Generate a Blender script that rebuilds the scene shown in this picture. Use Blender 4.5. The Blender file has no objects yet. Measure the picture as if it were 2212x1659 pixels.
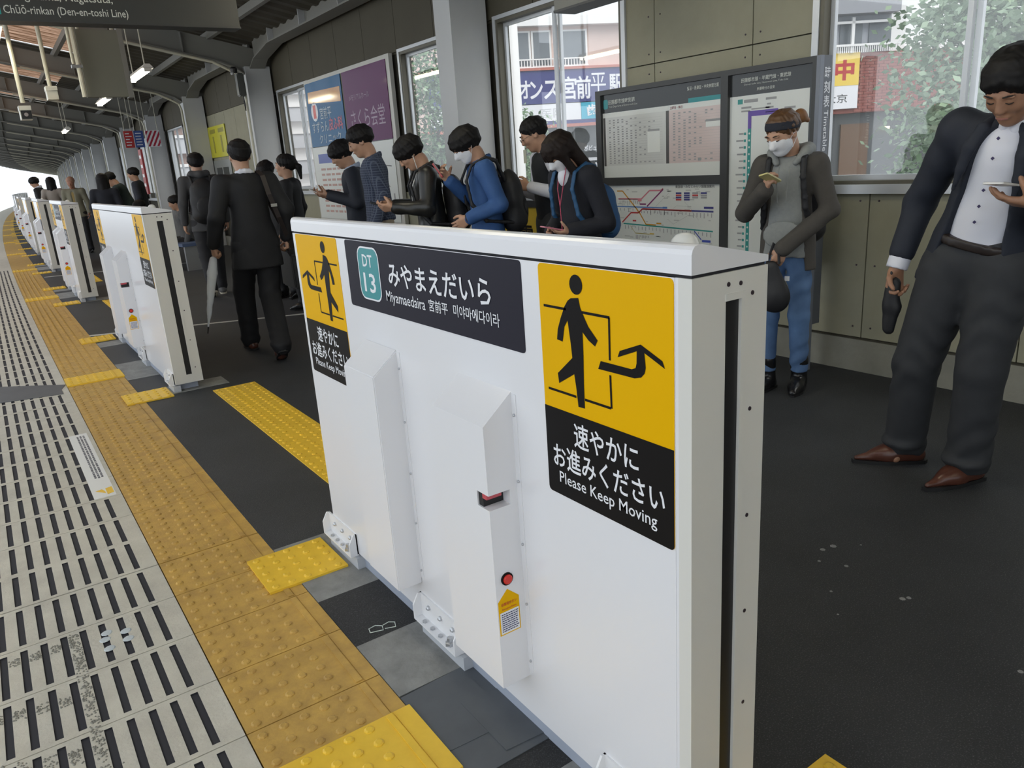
import bpy, bmesh, math, random
import numpy as np
from mathutils import Vector, Matrix

SC = bpy.context.scene
COL = SC.collection
random.seed(7)

# ------------------------------------------------------------------ camera, sky, exposure
cam_d = bpy.data.cameras.new('camera')
cam_d.sensor_width = 36.0
cam_d.lens = 26.814
cam_d.clip_start = 0.02
cam_d.clip_end = 600
cam = bpy.data.objects.new('camera', cam_d)
COL.objects.link(cam)
cam.matrix_world = Matrix(((0.819789, 0.213586, -0.531345, -0.922187),
                           (-0.56894, 0.198097, -0.798163, -0.84513),
                           (-0.065218, 0.956629, 0.283916, 1.450362), (0, 0, 0, 1)))
SC.camera = cam
world = bpy.data.worlds.new('overcast_sky')
SC.world = world
world.use_nodes = True
wb = world.node_tree.nodes['Background']
wb.inputs[0].default_value = (0.86, 0.93, 1.0, 1)
wb.inputs[1].default_value = 1.42
sun_d = bpy.data.lights.new('facade_fill_sun', 'SUN')  # added fill to brighten the buildings and trees outside; the day itself is overcast
sun_d.energy = 2.6
sun_d.angle = math.radians(50)
sun_d.color = (1, .96, .9)
sun = bpy.data.objects.new('facade_fill_sun', sun_d)
COL.objects.link(sun)
sun.rotation_euler = Vector((-.12, 1., -1.05)).to_track_quat('-Z', 'Y').to_euler()
SC.view_settings.view_transform = 'Standard'
SC.view_settings.look = 'None'
SC.view_settings.gamma = 1.0
SC.view_settings.use_curve_mapping = False
SC.view_settings.exposure = 0.0
SC.cycles.use_denoising = True
SC.cycles.max_bounces = 8
SC.cycles.transparent_max_bounces = 12

# ------------------------------------------------------------------ helpers
MATS = {}


def M(name, col, rough=.5, metal=0., noise=0., scale=8., bump=0., col2=None, spec=.5, speck=0., detail=4., bscale=None):
    """procedural principled material; noise mixes col towards col2 in world space"""
    if name in MATS:
        return MATS[name]
    m = bpy.data.materials.new(name)
    m.use_nodes = True
    nt = m.node_tree
    b = nt.nodes['Principled BSDF']
    b.inputs['Base Color'].default_value = (*col, 1)
    b.inputs['Roughness'].default_value = rough
    b.inputs['Metallic'].default_value = metal
    b.inputs['Specular IOR Level'].default_value = spec
    m.diffuse_color = (*col, 1)
    if noise or bump or speck:
        g = nt.nodes.new('ShaderNodeNewGeometry')
        n = nt.nodes.new('ShaderNodeTexNoise')
        n.inputs['Scale'].default_value = scale
        n.inputs['Detail'].default_value = detail
        n.inputs['Roughness'].default_value = .62
        nt.links.new(g.outputs['Position'], n.inputs['Vector'])
        last = None
        if noise:
            r = nt.nodes.new('ShaderNodeValToRGB')
            c2 = col2 or tuple(c * .45 for c in col)
            r.color_ramp.elements[0].position = .5 - .28
            r.color_ramp.elements[1].position = .5 + .2
            r.color_ramp.elements[1].color = (*col, 1)
            r.color_ramp.elements[0].color = (*[a * (1 - noise) + b_ * noise for a, b_ in zip(col, c2)], 1)
            nt.links.new(n.outputs['Fac'], r.inputs['Fac'])
            last = r.outputs['Color']
        if speck:
            v = nt.nodes.new('ShaderNodeTexNoise')
            v.inputs['Scale'].default_value = 230
            v.inputs['Detail'].default_value = 2
            nt.links.new(g.outputs['Position'], v.inputs['Vector'])
            rr = nt.nodes.new('ShaderNodeValToRGB')
            rr.color_ramp.elements[0].position = .55
            rr.color_ramp.elements[1].position = .75
            rr.color_ramp.elements[0].color = (0, 0, 0, 1)
            rr.color_ramp.elements[1].color = (speck, speck, speck, 1)
            nt.links.new(v.outputs['Fac'], rr.inputs['Fac'])
            ad = nt.nodes.new('ShaderNodeMix')
            ad.data_type = 'RGBA'
            ad.blend_type = 'ADD'
            ad.inputs[0].default_value = 1
            if last:
                nt.links.new(last, ad.inputs[6])
            else:
                ad.inputs[6].default_value = (*col, 1)
            nt.links.new(rr.outputs['Color'], ad.inputs[7])
            last = ad.outputs[2]
        if last:
            nt.links.new(last, b.inputs['Base Color'])
        if bump:
            n2 = nt.nodes.new('ShaderNodeTexNoise')
            n2.inputs['Scale'].default_value = bscale or scale * 6
            n2.inputs['Detail'].default_value = 5
            nt.links.new(g.outputs['Position'], n2.inputs['Vector'])
            bp = nt.nodes.new('ShaderNodeBump')
            bp.inputs['Strength'].default_value = bump
            bp.inputs['Distance'].default_value = .01
            nt.links.new(n2.outputs['Fac'], bp.inputs['Height'])
            nt.links.new(bp.outputs['Normal'], b.inputs['Normal'])
    MATS[name] = m
    return m


def emit(name, col, strength):
    m = bpy.data.materials.new(name)
    m.use_nodes = True
    b = m.node_tree.nodes['Principled BSDF']
    b.inputs['Base Color'].default_value = (*col, 1)
    b.inputs['Emission Color'].default_value = (*col, 1)
    b.inputs['Emission Strength'].default_value = strength
    MATS[name] = m
    return m


def glassy(name, gloss=.12, haze=.06, tint=(1, 1, 1), hcol=(.8, .85, .85)):
    """flat pane: mostly clear, partly mirror, a little dusty"""
    m = bpy.data.materials.new(name)
    m.use_nodes = True
    nt = m.node_tree
    nt.nodes.remove(nt.nodes['Principled BSDF'])
    out = nt.nodes['Material Output']
    tr = nt.nodes.new('ShaderNodeBsdfTransparent')
    tr.inputs[0].default_value = (*tint, 1)
    gl = nt.nodes.new('ShaderNodeBsdfGlossy')
    gl.inputs['Roughness'].default_value = .02
    df = nt.nodes.new('ShaderNodeBsdfDiffuse')
    df.inputs[0].default_value = (*hcol, 1)
    m1 = nt.nodes.new('ShaderNodeMixShader')
    m1.inputs[0].default_value = haze
    m2 = nt.nodes.new('ShaderNodeMixShader')
    m2.inputs[0].default_value = gloss
    nt.links.new(tr.outputs[0], m1.inputs[1])
    nt.links.new(df.outputs[0], m1.inputs[2])
    nt.links.new(m1.outputs[0], m2.inputs[1])
    nt.links.new(gl.outputs[0], m2.inputs[2])
    nt.links.new(m2.outputs[0], out.inputs[0])
    MATS[name] = m
    return m


class MB:
    """collects polygons; build() links them as ONE mesh object"""

    def __init__(s):
        s.v, s.f, s.m = [], [], []

    def add(s, vs, fs, mi=0):
        o = len(s.v)
        s.v += [tuple(v) for v in vs]
        s.f += [tuple(i + o for i in f) for f in fs]
        s.m += [mi] * len(fs)
        return s

    def box(s, x0, x1, y0, y1, z0, z1, mi=0):
        return s.add([(x0, y0, z0), (x1, y0, z0), (x1, y1, z0), (x0, y1, z0), (x0, y0, z1), (x1, y0, z1), (x1, y1, z1), (x0, y1, z1)],
                     [(0, 3, 2, 1), (4, 5, 6, 7), (0, 1, 5, 4), (1, 2, 6, 5), (2, 3, 7, 6), (3, 0, 4, 7)], mi)

    def quad(s, a, b, c, d, mi=0):
        return s.add([a, b, c, d], [(0, 1, 2, 3)], mi)

    def prism(s, poly, fn, h0, h1, mi=0):
        """poly list of (a,b); fn(a,b,h)->xyz"""
        n = len(poly)
        vs = [fn(a, b, h0) for a, b in poly] + [fn(a, b, h1) for a, b in poly]
        fs = [tuple(range(n - 1, -1, -1)), tuple(range(n, 2 * n))] + [(i, (i + 1) % n, n + (i + 1) % n, n + i) for i in range(n)]
        return s.add(vs, fs, mi)

    def tube(s, pts, r, n=8, mi=0, caps=True):
        pts = [Vector(p) for p in pts]
        rs = r if isinstance(r, (list, tuple)) else [r] * len(pts)
        rings = []
        ref = None
        for i, p in enumerate(pts):
            d = (pts[min(i + 1, len(pts) - 1)] - pts[max(i - 1, 0)]).normalized()
            if ref is None:
                ref = Vector((0, 0, 1)) if abs(d.z) < .9 else Vector((1, 0, 0))
            a = d.cross(ref).normalized()
            b = d.cross(a).normalized()
            ref = -b if False else ref
            rings.append([p + a * (rs[i] * math.cos(2 * math.pi * k / n)) + b * (rs[i] * math.sin(2 * math.pi * k / n)) for k in range(n)])
        vs = [v for rg in rings for v in rg]
        fs = []
        for i in range(len(pts) - 1):
            for k in range(n):
                fs.append((i * n + k, i * n + (k + 1) % n, (i + 1) * n + (k + 1) % n, (i + 1) * n + k))
        if caps:
            fs.append(tuple(range(n - 1, -1, -1)))
            fs.append(tuple((len(pts) - 1) * n + k for k in range(n)))
        return s.add(vs, fs, mi)

    def lathe(s, prof, c, ax='z', n=16, mi=0):
        """prof [(r,h)], axis through c"""
        vs = []
        for r, h in prof:
            for k in range(n):
                a, b = r * math.cos(2 * math.pi * k / n), r * math.sin(2 * math.pi * k / n)
                vs.append({'z': (c[0] + a, c[1] + b, c[2] + h), 'x': (c[0] + h, c[1] + a, c[2] + b), 'y': (c[0] + b, c[1] + h, c[2] + a)}[ax])
        fs = []
        for i in range(len(prof) - 1):
            for k in range(n):
                fs.append((i * n + k, i * n + (k + 1) % n, (i + 1) * n + (k + 1) % n, (i + 1) * n + k))
        fs.append(tuple(range(n - 1, -1, -1)))
        fs.append(tuple((len(prof) - 1) * n + k for k in range(n)))
        return s.add(vs, fs, mi)

    def mesh(s, name, mats):
        me = bpy.data.meshes.new(name)
        me.from_pydata(s.v, [], s.f)
        for m in (mats if isinstance(mats, (list, tuple)) else [mats]):
            me.materials.append(m)
        if any(s.m):
            me.polygons.foreach_set('material_index', s.m)
        bm = bmesh.new()
        bm.from_mesh(me)
        bmesh.ops.recalc_face_normals(bm, faces=bm.faces)
        bm.to_mesh(me)
        bm.free()
        return me

    def build(s, name, mats, parent=None, smooth=False, bevel=0):
        me = s.mesh(name, mats)
        if bevel:
            bm = bmesh.new()
            bm.from_mesh(me)
            ed = [e for e in bm.edges if len(e.link_faces) == 2 and e.calc_face_angle(0) > .6]
            bmesh.ops.bevel(bm, geom=ed, offset=bevel, segments=2, affect='EDGES', clamp_overlap=True)
            bm.to_mesh(me)
            bm.free()
        if smooth:
            me.polygons.foreach_set('use_smooth', [True] * len(me.polygons))
        return link(name, me, parent)


def link(name, data, parent=None):
    o = bpy.data.objects.new(name, data)
    COL.objects.link(o)
    if parent is not None:
        o.parent = parent
    return o


def thing(name, label, cat, loc=(0, 0, 0), rz=0, group=None):
    o = link(name, None)
    o.empty_display_size = .1
    o.location = loc
    o.rotation_euler = (0, 0, rz)
    return tag(o, label, cat, group)


def tag(o, label, cat, group=None):
    o['label'] = label
    o['category'] = cat
    if group:
        o['group'] = group
    return o


def struct(o):
    o['kind'] = 'structure'
    return o


def rrect(a0, a1, b0, b1, r, n=4):
    """rounded rectangle outline, counter-clockwise"""
    out = []
    for cx, cy, t0 in ((a1 - r, b0 + r, -90), (a1 - r, b1 - r, 0), (a0 + r, b1 - r, 90), (a0 + r, b0 + r, 180)):
        for k in range(n + 1):
            t = math.radians(t0 + 90 * k / n)
            out.append((cx + r * math.cos(t), cy + r * math.sin(t)))
    return out


TXT = {}


def text_mesh(body, bold=0., spacing=1.0):
    key = (body, bold, spacing)
    if key not in TXT:
        cu = bpy.data.curves.new('lettering', 'FONT')
        cu.body = body
        cu.resolution_u = 2
        cu.offset = bold
        cu.space_character = spacing
        o = bpy.data.objects.new('lettering', cu)
        me = bpy.data.meshes.new_from_object(o)
        n = len(me.vertices)
        co = np.empty(n * 3)
        me.vertices.foreach_get('co', co)
        co = co.reshape(-1, 3)
        polys = [tuple(p.vertices) for p in me.polygons]
        bpy.data.objects.remove(o)
        bpy.data.meshes.remove(me)
        TXT[key] = (co, polys)
    return TXT[key]


def put_text(mb, body, at, right, up, width=None, height=None, bold=0., mi=0, lift=0., spacing=1.0, align='l'):
    """flat lettering fitted into width x height metres, lower-left at `at`, into builder mb"""
    co, polys = text_mesh(body, bold, spacing)
    if not len(co):
        return
    lo, hi = co.min(0), co.max(0)
    w, h = hi[0] - lo[0], hi[1] - lo[1]
    sx = width / w if width else height / h
    sy = height / h if height else sx
    if not width:
        sx = sy
    at, right, up = Vector(at), Vector(right), Vector(up)
    nrm = right.cross(up)
    if align == 'c':
        at = at - right * (w * sx / 2)
    base = at + nrm * lift
    vs = [base + right * ((c[0] - lo[0]) * sx) + up * ((c[1] - lo[1]) * sy) for c in co]
    mb.add(vs, polys, mi)


def bend(y):
    """the platform is straight near the camera and curves gently to the right beyond"""
    return max(0., y - 5.) ** 2 / 1900.


def bend_rot(y):
    return -math.atan(max(0., y - 5.) / 950.)


# ------------------------------------------------------------------ materials
WHITE = M('barrier_white', (.80, .80, .82), .22, spec=.5)
WHITE2 = M('bracket_white', (.82, .82, .83), .35)
ENDGREY = M('end_panel_paint', (.70, .69, .64), .45)
BEAMGREY = M('base_beam_grey', (.38, .42, .50), .45)
BLACKR = M('black_rubber', (.012, .012, .013), .5)
DARKGAP = M('shadow_gap', (.02, .02, .025), .8)
STEEL = M('zinc_steel', (.55, .56, .58), .35, .9)
SCREW = M('dark_screw', (.08, .06, .07), .4, .6)
S_YEL = M('sign_yellow', (.80, .44, .0), .4, spec=.08)
S_BLK = M('sign_black', (.010, .009, .009), .45, spec=.10)
S_NAVY = M('sign_charcoal', (.026, .025, .036), .45, spec=.10)
S_WHT = M('sign_white', (.82, .83, .86), .4)
S_TEAL = M('sign_teal', (.03, .28, .30), .35)
RED = M('button_red', (.65, .03, .02), .3)
ASPH = M('asphalt', (.034, .036, .040), .62, noise=.75, scale=2.2, bump=.35, bscale=260, speck=.085, col2=(.016, .017, .018))
ASPH2 = M('asphalt_patch', (.024, .024, .024), .7, noise=.5, scale=9, bump=.4, bscale=240, speck=.05)
CONC = M('patch_concrete', (.30, .30, .285), .75, noise=.75, scale=9, bump=.3, col2=(.13, .13, .125))
TAPE = M('grey_tape', (.105, .115, .125), .5, noise=.5, scale=7, col2=(.06, .065, .075))
SLAB = M('slab_concrete', (.62, .59, .50), .7, noise=.6, scale=7, bump=.25, bscale=90, col2=(.40, .37, .31))
SLOT = M('slot_dark', (.030, .030, .037), .8)
BROWN = M('tactile_ochre', (.62, .38, .085), .55, noise=.8, scale=13, bump=.12, bscale=120, col2=(.34, .20, .055))
YEL = M('tactile_yellow', (.90, .58, .045), .42, noise=.35, scale=16, col2=(.62, .36, .02))
WALLP = M('wall_panel', (.34, .325, .235), .75, noise=.6, scale=3.2, bump=.12, bscale=60, col2=(.26, .245, .17))
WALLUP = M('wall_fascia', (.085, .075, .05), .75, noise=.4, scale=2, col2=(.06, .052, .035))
JOINT = M('panel_joint', (.06, .055, .04), .9)
FRAMEPAINT = M('frame_grey_paint', (.55, .56, .56), .5, noise=.3, scale=3, col2=(.44, .445, .44))
BEAMPAINT = M('beam_grey_paint', (.24, .235, .21), .55, noise=.3, scale=3, col2=(.22, .215, .19))
ALU = M('window_aluminium', (.62, .64, .66), .35, .3)
ALUD = M('window_bronze', (.13, .12, .09), .45, .3)
ROOFM = M('roof_sheet', (.09, .08, .06), .6, noise=.4, scale=2)
DKGREY = M('board_dark_grey', (.042, .043, .042), .4)
PANEW = M('paper_white', (.74, .76, .72), .35)
PIPE = M('pipe_cream', (.55, .53, .42), .45)
GLASS = glassy('window_glass', .10, .085)
# ------------------------------------------------------------------ floor and pavement
def warp(mb):
    mb.v = [(x + bend(y), y, z) for x, y, z in mb.v]
    return mb


def wbox(mb, x0, x1, y0, y1, z0, z1, mi=0, step=4.):
    n = max(1, math.ceil((y1 - y0) / step)) if y1 > 8 else 1
    for k in range(n):
        mb.box(x0, x1, y0 + (y1 - y0) * k / n, y0 + (y1 - y0) * (k + 1) / n, z0, z1, mi)


Y_FAR = 190.
ROW = .2985
ROW0 = 2.22
mb = MB()
wbox(mb, -.222, 3.60, -20, Y_FAR, -.25, 0)
floor = struct(warp(mb).build('floor', ASPH))

mb = MB()
wbox(mb, -1.6, -.215, -20, Y_FAR, -.40, -.04)
struct(warp(mb).build('platform_base', SLOT))
mb = MB()
mb.box(-9, -1.55, -40, 130, -1.4, -1.25)
struct(mb.build('trackbed', M('ballast', (.17, .15, .13), .9, noise=.6, scale=14, bump=.6)))
mb = MB()
mb.box(3.9, 90, -60, 190, -5.4, -5.2)
struct(mb.build('street_ground', M('street', (.16, .16, .16), .9, noise=.4, scale=.6)))

# slotted kerb slabs
mb = MB()
x0, x1, y0, y1 = -1.585, -.619, .002, ROW - .002
sl = [-.691 - .0575 * k for k in range(15)]
ya, yb_, hw, dp = .020, .278, .0105, .004
edges = [x1] + [v for s_ in sl for v in (s_ + hw, s_ - hw)] + [x0]
for i in range(0, len(edges), 2):
    mb.quad((edges[i + 1], y0, 0), (edges[i], y0, 0), (edges[i], y1, 0), (edges[i + 1], y1, 0))
for s_ in sl:
    a, b = s_ - hw, s_ + hw
    mb.quad((a, y0, 0), (b, y0, 0), (b, ya, 0), (a, ya, 0))
    mb.quad((a, yb_, 0), (b, yb_, 0), (b, y1, 0), (a, y1, 0))
    mb.quad((a, ya, -dp), (b, ya, -dp), (b, yb_, -dp), (a, yb_, -dp), 1)
    mb.quad((a, ya, 0), (a, ya, -dp), (a, yb_, -dp), (a, yb_, 0), 1)
    mb.quad((b, ya, 0), (b, ya, -dp), (b, yb_, -dp), (b, yb_, 0), 1)
    mb.quad((a, ya, 0), (b, ya, 0), (b, ya, -dp), (a, ya, -dp), 1)
    mb.quad((a, yb_, 0), (b, yb_, 0), (b, yb_, -dp), (a, yb_, -dp), 1)
for (p, q) in (((x0, y0), (x1, y0)), ((x1, y0), (x1, y1)), ((x1, y1), (x0, y1)), ((x0, y1), (x0, y0))):
    mb.quad((*p, 0), (*q, 0), (*q, -.06), (*p, -.06))
me = bpy.data.meshes.new('paving_slab')
me.from_pydata(mb.v, [], mb.f)
me.materials.append(SLAB)
me.materials.append(SLOT)
me.polygons.foreach_set('material_index', mb.m)
slab_me = me

# warning tiles with blister domes and one inner bar
def blister(mb, cx, cy, z, r=.0145, h=.005, mi=0):
    mb.lathe([(r, 0), (r * .95, h * .5), (r * .62, h)], (cx, cy, z), 'z', 8, mi)


def tile_mesh(name, mat, lx, ly, cols, rows, top=0., bar=None, th=.04, gap=.0025):
    mb = MB()
    mb.box(gap, lx - gap, gap, ly - gap, top - th, top)
    for cx in cols:
        for cy in rows:
            blister(mb, cx, cy, top)
    if bar:
        mb.box(bar[0], bar[1], .008, ly - .008, top, top + .004)
        mb.box(bar[1] + .004, bar[1] + .006, .004, ly - .004, top, top + .0015)
    return mb.mesh(name, mat)


rows5 = [.0275 + .0597 * k for k in range(5)]
cols5 = [.034 + .0585 * k for k in range(5)]
ochre_me = tile_mesh('tactile_tile', BROWN, .396, ROW, cols5, rows5, 0, (.325, .345), gap=.002)
n_rows = 58
for k in range(-9, n_rows - 9):
    y = ROW0 + ROW * k + (.004 if k % 10 == 0 else 0)
    o = link('paving_slab', slab_me, floor)
    o.location = (bend(y), y, 0)
    o = link('tactile_tile', ochre_me, floor)
    o.location = (-.617 + bend(y), y, 0)
y_end = ROW0 + ROW * (n_rows - 9)
mb = MB()
wbox(mb, -1.585, -.619, y_end, Y_FAR, -.06, 0, step=2)
o = warp(mb).build('far_paving', SLAB, floor)
mb = MB()
wbox(mb, -.617, -.222, y_end, Y_FAR, -.06, .001, step=2)
o = warp(mb).build('far_tactile_strip', BROWN, floor)

# repairs in the floor beside the barriers
def patch(name, mat, x0, x1, y0, y1, th=.003, jit=0):
    mb = MB()
    rr = random.Random(int(abs(x0 * 1000 + y0 * 77)))
    poly = [(x0, y0), (x1, y0 + jit * rr.uniform(-1, 1)), (x1, y1), (x0, y1 + jit * rr.uniform(-1, 1))]
    mb.prism(poly, lambda a, b, h: (a + bend(b), b, h), 0, th)
    return mb.build(name, mat, floor)


patch('concrete_patch', CONC, -.221, .10, 1.525, 2.02, .002)
patch('asphalt_patch', ASPH2, -.221, .08, 1.195, 1.525, .0025)
patch('concrete_patch', CONC, -.221, .08, .895, 1.195, .003)
patch('tape_sheet', TAPE, -.221, .06, .50, .897, .004, .02)
patch('tape_sheet', TAPE, -.215, -.02, .62, .83, .0055, .02)
patch('tape_sheet', TAPE, -.10, .03, .53, .74, .0065, .02)
patch('asphalt_patch', ASPH2, -.221, .08, .40, .502, .002)
patch('concrete_patch', CONC, -.221, .08, .05, .40, .003)
patch('concrete_patch', CONC, -.02, .27, -.12, .0, .004)
for b0, b1 in ((4.85, 7.40), (10.57, 12.46), (15.4, 17.3)):
    patch('concrete_patch', CONC, -.221, .36, b0 - .02, b0 + .22, .003)
    patch('concrete_patch', CONC, -.221, .08, b0 + .68, b0 + 1.35, .003)
    patch('concrete_patch', CONC, -.221, .08, b1 - .30, b1 - .05, .003)
mb = MB()
mb.prism([(-1.06, 5.60), (-.66, 5.50), (-.66, 5.66), (-.62, 5.80), (-1.04, 6.16)], lambda a, b, h: (a, b, h), 0, .003)
mb.build('concrete_patch', TAPE, floor)
mb = MB()
mb.prism([(-.22, 7.83), (2.3, 6.80), (2.3, 6.86), (-.22, 7.90)], lambda a, b, h: (a, b, h), 0, .002)
mb.build('painted_line', M('line_paint', (.62, .62, .58), .6, noise=.5, scale=30), floor)
mb = MB()
mb.prism([(-.2, 14.6), (2.6, 13.9), (2.6, 13.96), (-.2, 14.67)], lambda a, b, h: (a + bend(b), b, h), 0, .002)
mb.build('painted_line', MATS['line_paint'], floor)
mb = MB()
rr = random.Random(21)
for cx, cy, r_ in ((1.37, .62, .010), (1.42, .61, .012), (1.29, .58, .006), (1.33, .50, .008), (1.15, .44, .005), (1.28, .27, .010), (1.30, .26, .008), (1.18, -.12, .008), (1.5, .55, .004), (1.05, .35, .004)):
    mb.lathe([(r_, 0), (r_ * .8, .0015)], (cx, cy, 0), 'z', 7)
o = mb.build('paint_fleck', M('fleck_grey', (.30, .30, .30), .7), floor)
o['kind'] = 'stuff'
# chalk outline mark on the dark patch
mb = MB()
for pts in ([(-.155, 1.235), (-.115, 1.222), (-.108, 1.245), (-.125, 1.262), (-.15, 1.258), (-.155, 1.235)], [(-.108, 1.225), (-.075, 1.212), (-.066, 1.238), (-.082, 1.252), (-.105, 1.247)]):
    mb.tube([(a, b, .0032) for a, b in pts], .0017, 5)
mb.build('chalk_mark', M('chalk', (.6, .66, .6), .8), floor)

# yellow tactile tiles across the door openings
yel_me = tile_mesh('tactile_tile', YEL, .30, ROW, [.03 + .06 * k for k in range(5)], rows5, .006, None, .006, .0015)
for ys in ([4.69 - ROW * (k + 1) for k in range(10)], [.03 - ROW * (k + 1) for k in range(4)], [10.45 - ROW * (k + 1) for k in range(9)], [15.2 - ROW * (k + 1) for k in range(8)]):
    for y in ys:
        o = link('tactile_tile', yel_me, floor)
        o.location = (.205 + bend(y), y, 0)
# stick-on warning mats
mat_me = tile_mesh('warning_mat', YEL, .30, .29, [.03 + .06 * k for k in range(5)], [.025 + .06 * k for k in range(5)], .010, None, .010, 0)
mat2_me = tile_mesh('strip_mat', YEL, .40, .29, cols5, rows5, .010, (.325, .345), .010, 0)
b_specs = [(0, 1.89, 'name'), (4.85, 2.55, 'plain'), (10.57, 1.89, 'name'), (15.4, 1.89, 'plain'), (20.2, 2.5, 'plain'), (25.6, 1.89, 'name'),
           (30.4, 1.89, 'plain'), (35.2, 1.89, 'plain'), (40.0, 2.5, 'plain'), (45.4, 1.89, 'plain'), (50.2, 1.89, 'plain'), (55.0, 1.89, 'plain'),
           (59.8, 2.5, 'plain'), (65.2, 1.89, 'plain'), (70.0, 1.89, 'plain'), (74.8, 1.89, 'plain'), (79.6, 2.5, 'plain'), (85, 1.89, 'plain')]
nth = ['nearest', 'second', 'third', 'fourth', 'fifth', 'sixth', 'seventh', 'eighth', 'ninth', 'tenth']
for i, (b0, bl, kind) in enumerate(b_specs):
    if i > 9:
        break
    who = nth[i] + ' platform barrier'
    for (me_, x, dy, nm, lab) in ((mat_me, -.338, (-.09 if i else -.06), 'warning_mat', 'small yellow dotted rubber mat at the near foot of the ' + who),
                             (mat_me, -.338, bl - (.19 if not i else -.03) - .01, 'warning_mat', 'small yellow dotted rubber mat at the far foot of the ' + who),
                             (mat2_me, -.617, (.55 if not i else .84), 'strip_mat', 'bright yellow dotted mat across the ochre strip beside the ' + who)):
        y = b0 + dy
        if i == 0 and dy < 0:
            continue
        o = link(nm, me_)
        o.location = (x + bend(y), y, .0005)
        o.rotation_euler = (0, 0, bend_rot(y))
        tag(o, lab, 'mat', 'yellow warning mats along the barriers')

# sticker, anti-slip beads and glue on the slabs
mb = MB()
mb.box(-.737, -.640, 3.13, 4.33, 0, .0015)
st = mb.build('floor_sticker', M('sticker_white', (.80, .80, .78), .5))
tag(st, 'long white warning sticker on the slotted slabs beside the ochre strip', 'sticker')
mb = MB()
rr = random.Random(4)
for row in range(3):
    y = 4.28
    while y > 3.45:
        l = rr.uniform(.012, .03)
        mb.box(-.70 + row * .016, -.70 + row * .016 + .010, y - l, y, .0015, .002)
        y -= l + rr.uniform(.004, .012)
mb.build('print', M('ink_grey', (.12, .12, .14), .6), st)
mb = MB()
mb.prism([(-.675, 3.16), (-.645, 3.17), (-.645, 3.26), (-.675, 3.25)], lambda a, b, h: (a, b, h), .0015, .002)
mb.prism([(-.72, 3.24), (-.68, 3.18), (-.68, 3.21), (-.69, 3.25)], lambda a, b, h: (a, b, h), .0015, .002)
mb.build('print', YEL, st)
mb = MB()
rr = random.Random(11)
def beads(ax, ay, bx, by, w, n):
    L = math.hypot(bx - ax, by - ay)
    ux, uy = (bx - ax) / L, (by - ay) / L
    for k in range(n):
        t, s_ = rr.uniform(0, L), rr.uniform(-w / 2, w / 2)
        cx, cy = ax + ux * t - uy * s_, ay + uy * t + ux * s_
        if any(abs(cx - q) < hw + .003 for q in sl):
            continue
        r = rr.uniform(.003, .0045)
        mb.add([(cx - r, cy, 0), (cx, cy - r, 0), (cx + r, cy, 0), (cx, cy + r, 0), (cx, cy, .004)], [(0, 1, 4), (1, 2, 4), (2, 3, 4), (3, 0, 4)])
beads(-.945, 1.90, -.93, .95, .055, 700)
beads(-1.16, 1.84, -.95, 1.84, .05, 260)
beads(-1.18, 1.55, -.95, 1.50, .05, 260)
beads(-1.18, 1.30, -.96, 1.22, .06, 260)
o = mb.build('antislip_beads', M('bead_grey', (.26, .25, .21), .6), floor)
o['kind'] = 'stuff'
mb = MB()
for cx, cy in ((-.865, 1.79), (-.86, 1.725), (-.80, 1.80), (-.80, 1.745), (-.855, 1.83)):
    mb.lathe([(.018, 0), (.015, .002), (.004, .003)], (cx, cy, 0), 'z', 10)
mb.build('glue_spot', M('glue', (.55, .60, .62), .5), floor)

# ------------------------------------------------------------------ right-hand wall
WX = 3.53
frames_y = [-.7, 5.8, 12.3] + [17.0 + 4.7 * k for k in range(35)]
wins = [(-1.3, 2.21, 1.33), (3.955, 5.69, 4.83), (6.13, 7.72, 6.73), (10.80, 12.14, 11.26)]
far_w = []
for fy in frames_y[3:]:
    far_w += [(fy + .55, fy + 1.75, fy + 1.15), (fy + 2.5, fy + 4.3, fy + 3.4)]
far_w = [w for w in far_w if w[0] > 18]
mb = MB()
wbox(mb, WX - .03, 3.67, -20, Y_FAR, 0, .21)
wbox(mb, WX + .03, 3.67, -20, Y_FAR, .21, 1.13)
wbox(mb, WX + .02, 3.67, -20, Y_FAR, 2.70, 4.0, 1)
allw = wins + far_w
prev = -20
for (a, b, m_) in sorted(allw) + [(Y_FAR, Y_FAR, 0)]:
    if a > prev:
        wbox(mb, WX + .03, 3.67, prev, a, 1.13, 2.70)
    prev = b
wall = struct(warp(mb).build('wall_right', [JOINT, WALLUP]))


def panel(y0, y1, z0, z1, mat=WALLP, screws=True, px=WX):
    g = .004
    mb = MB()
    mb.box(px, px + .032, y0 + g, y1 - g, z0 + g, z1 - g)
    warp(mb)
    o = mb.build('wall_panel', mat, wall)
    if screws:
        mb = MB()
        for yy in (y0 + .06, y1 - .06):
            for zz in ([z0 + .07, (z0 + z1) / 2, z1 - .07] if z1 - z0 > .5 else [z0 + .06, z1 - .06]):
                mb.lathe([(.007, 0), (.005, -.004)], (px + bend(yy), yy, zz), 'x', 6)
        mb.build('screw', SCREW, o)
    return o


mb = MB()
wbox(mb, WX - .035, WX - .03, -6, 40, .0, .205)
warp(mb).build('plinth', M('plinth_concrete', (.30, .29, .24), .8, noise=.6, scale=3, bump=.2, bscale=50), wall)
y = 2.72
ys = [y + .9 * k for k in range(-5, 13)]
for a, b in zip(ys[:-1], ys[1:]):
    panel(a, b, .21, 1.13)
for a, b in ((2.19, 2.71), (2.71, 3.61), (3.61, 3.98)):
    panel(a, b, 1.15, 2.06)
    panel(a, b, 2.06, 2.72)
for k in range(6):
    panel(12.6 + .75 * k, 12.6 + .75 * (k + 1), 1.15, 2.72, screws=False)
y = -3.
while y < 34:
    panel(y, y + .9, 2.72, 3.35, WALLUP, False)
    y += .9


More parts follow.
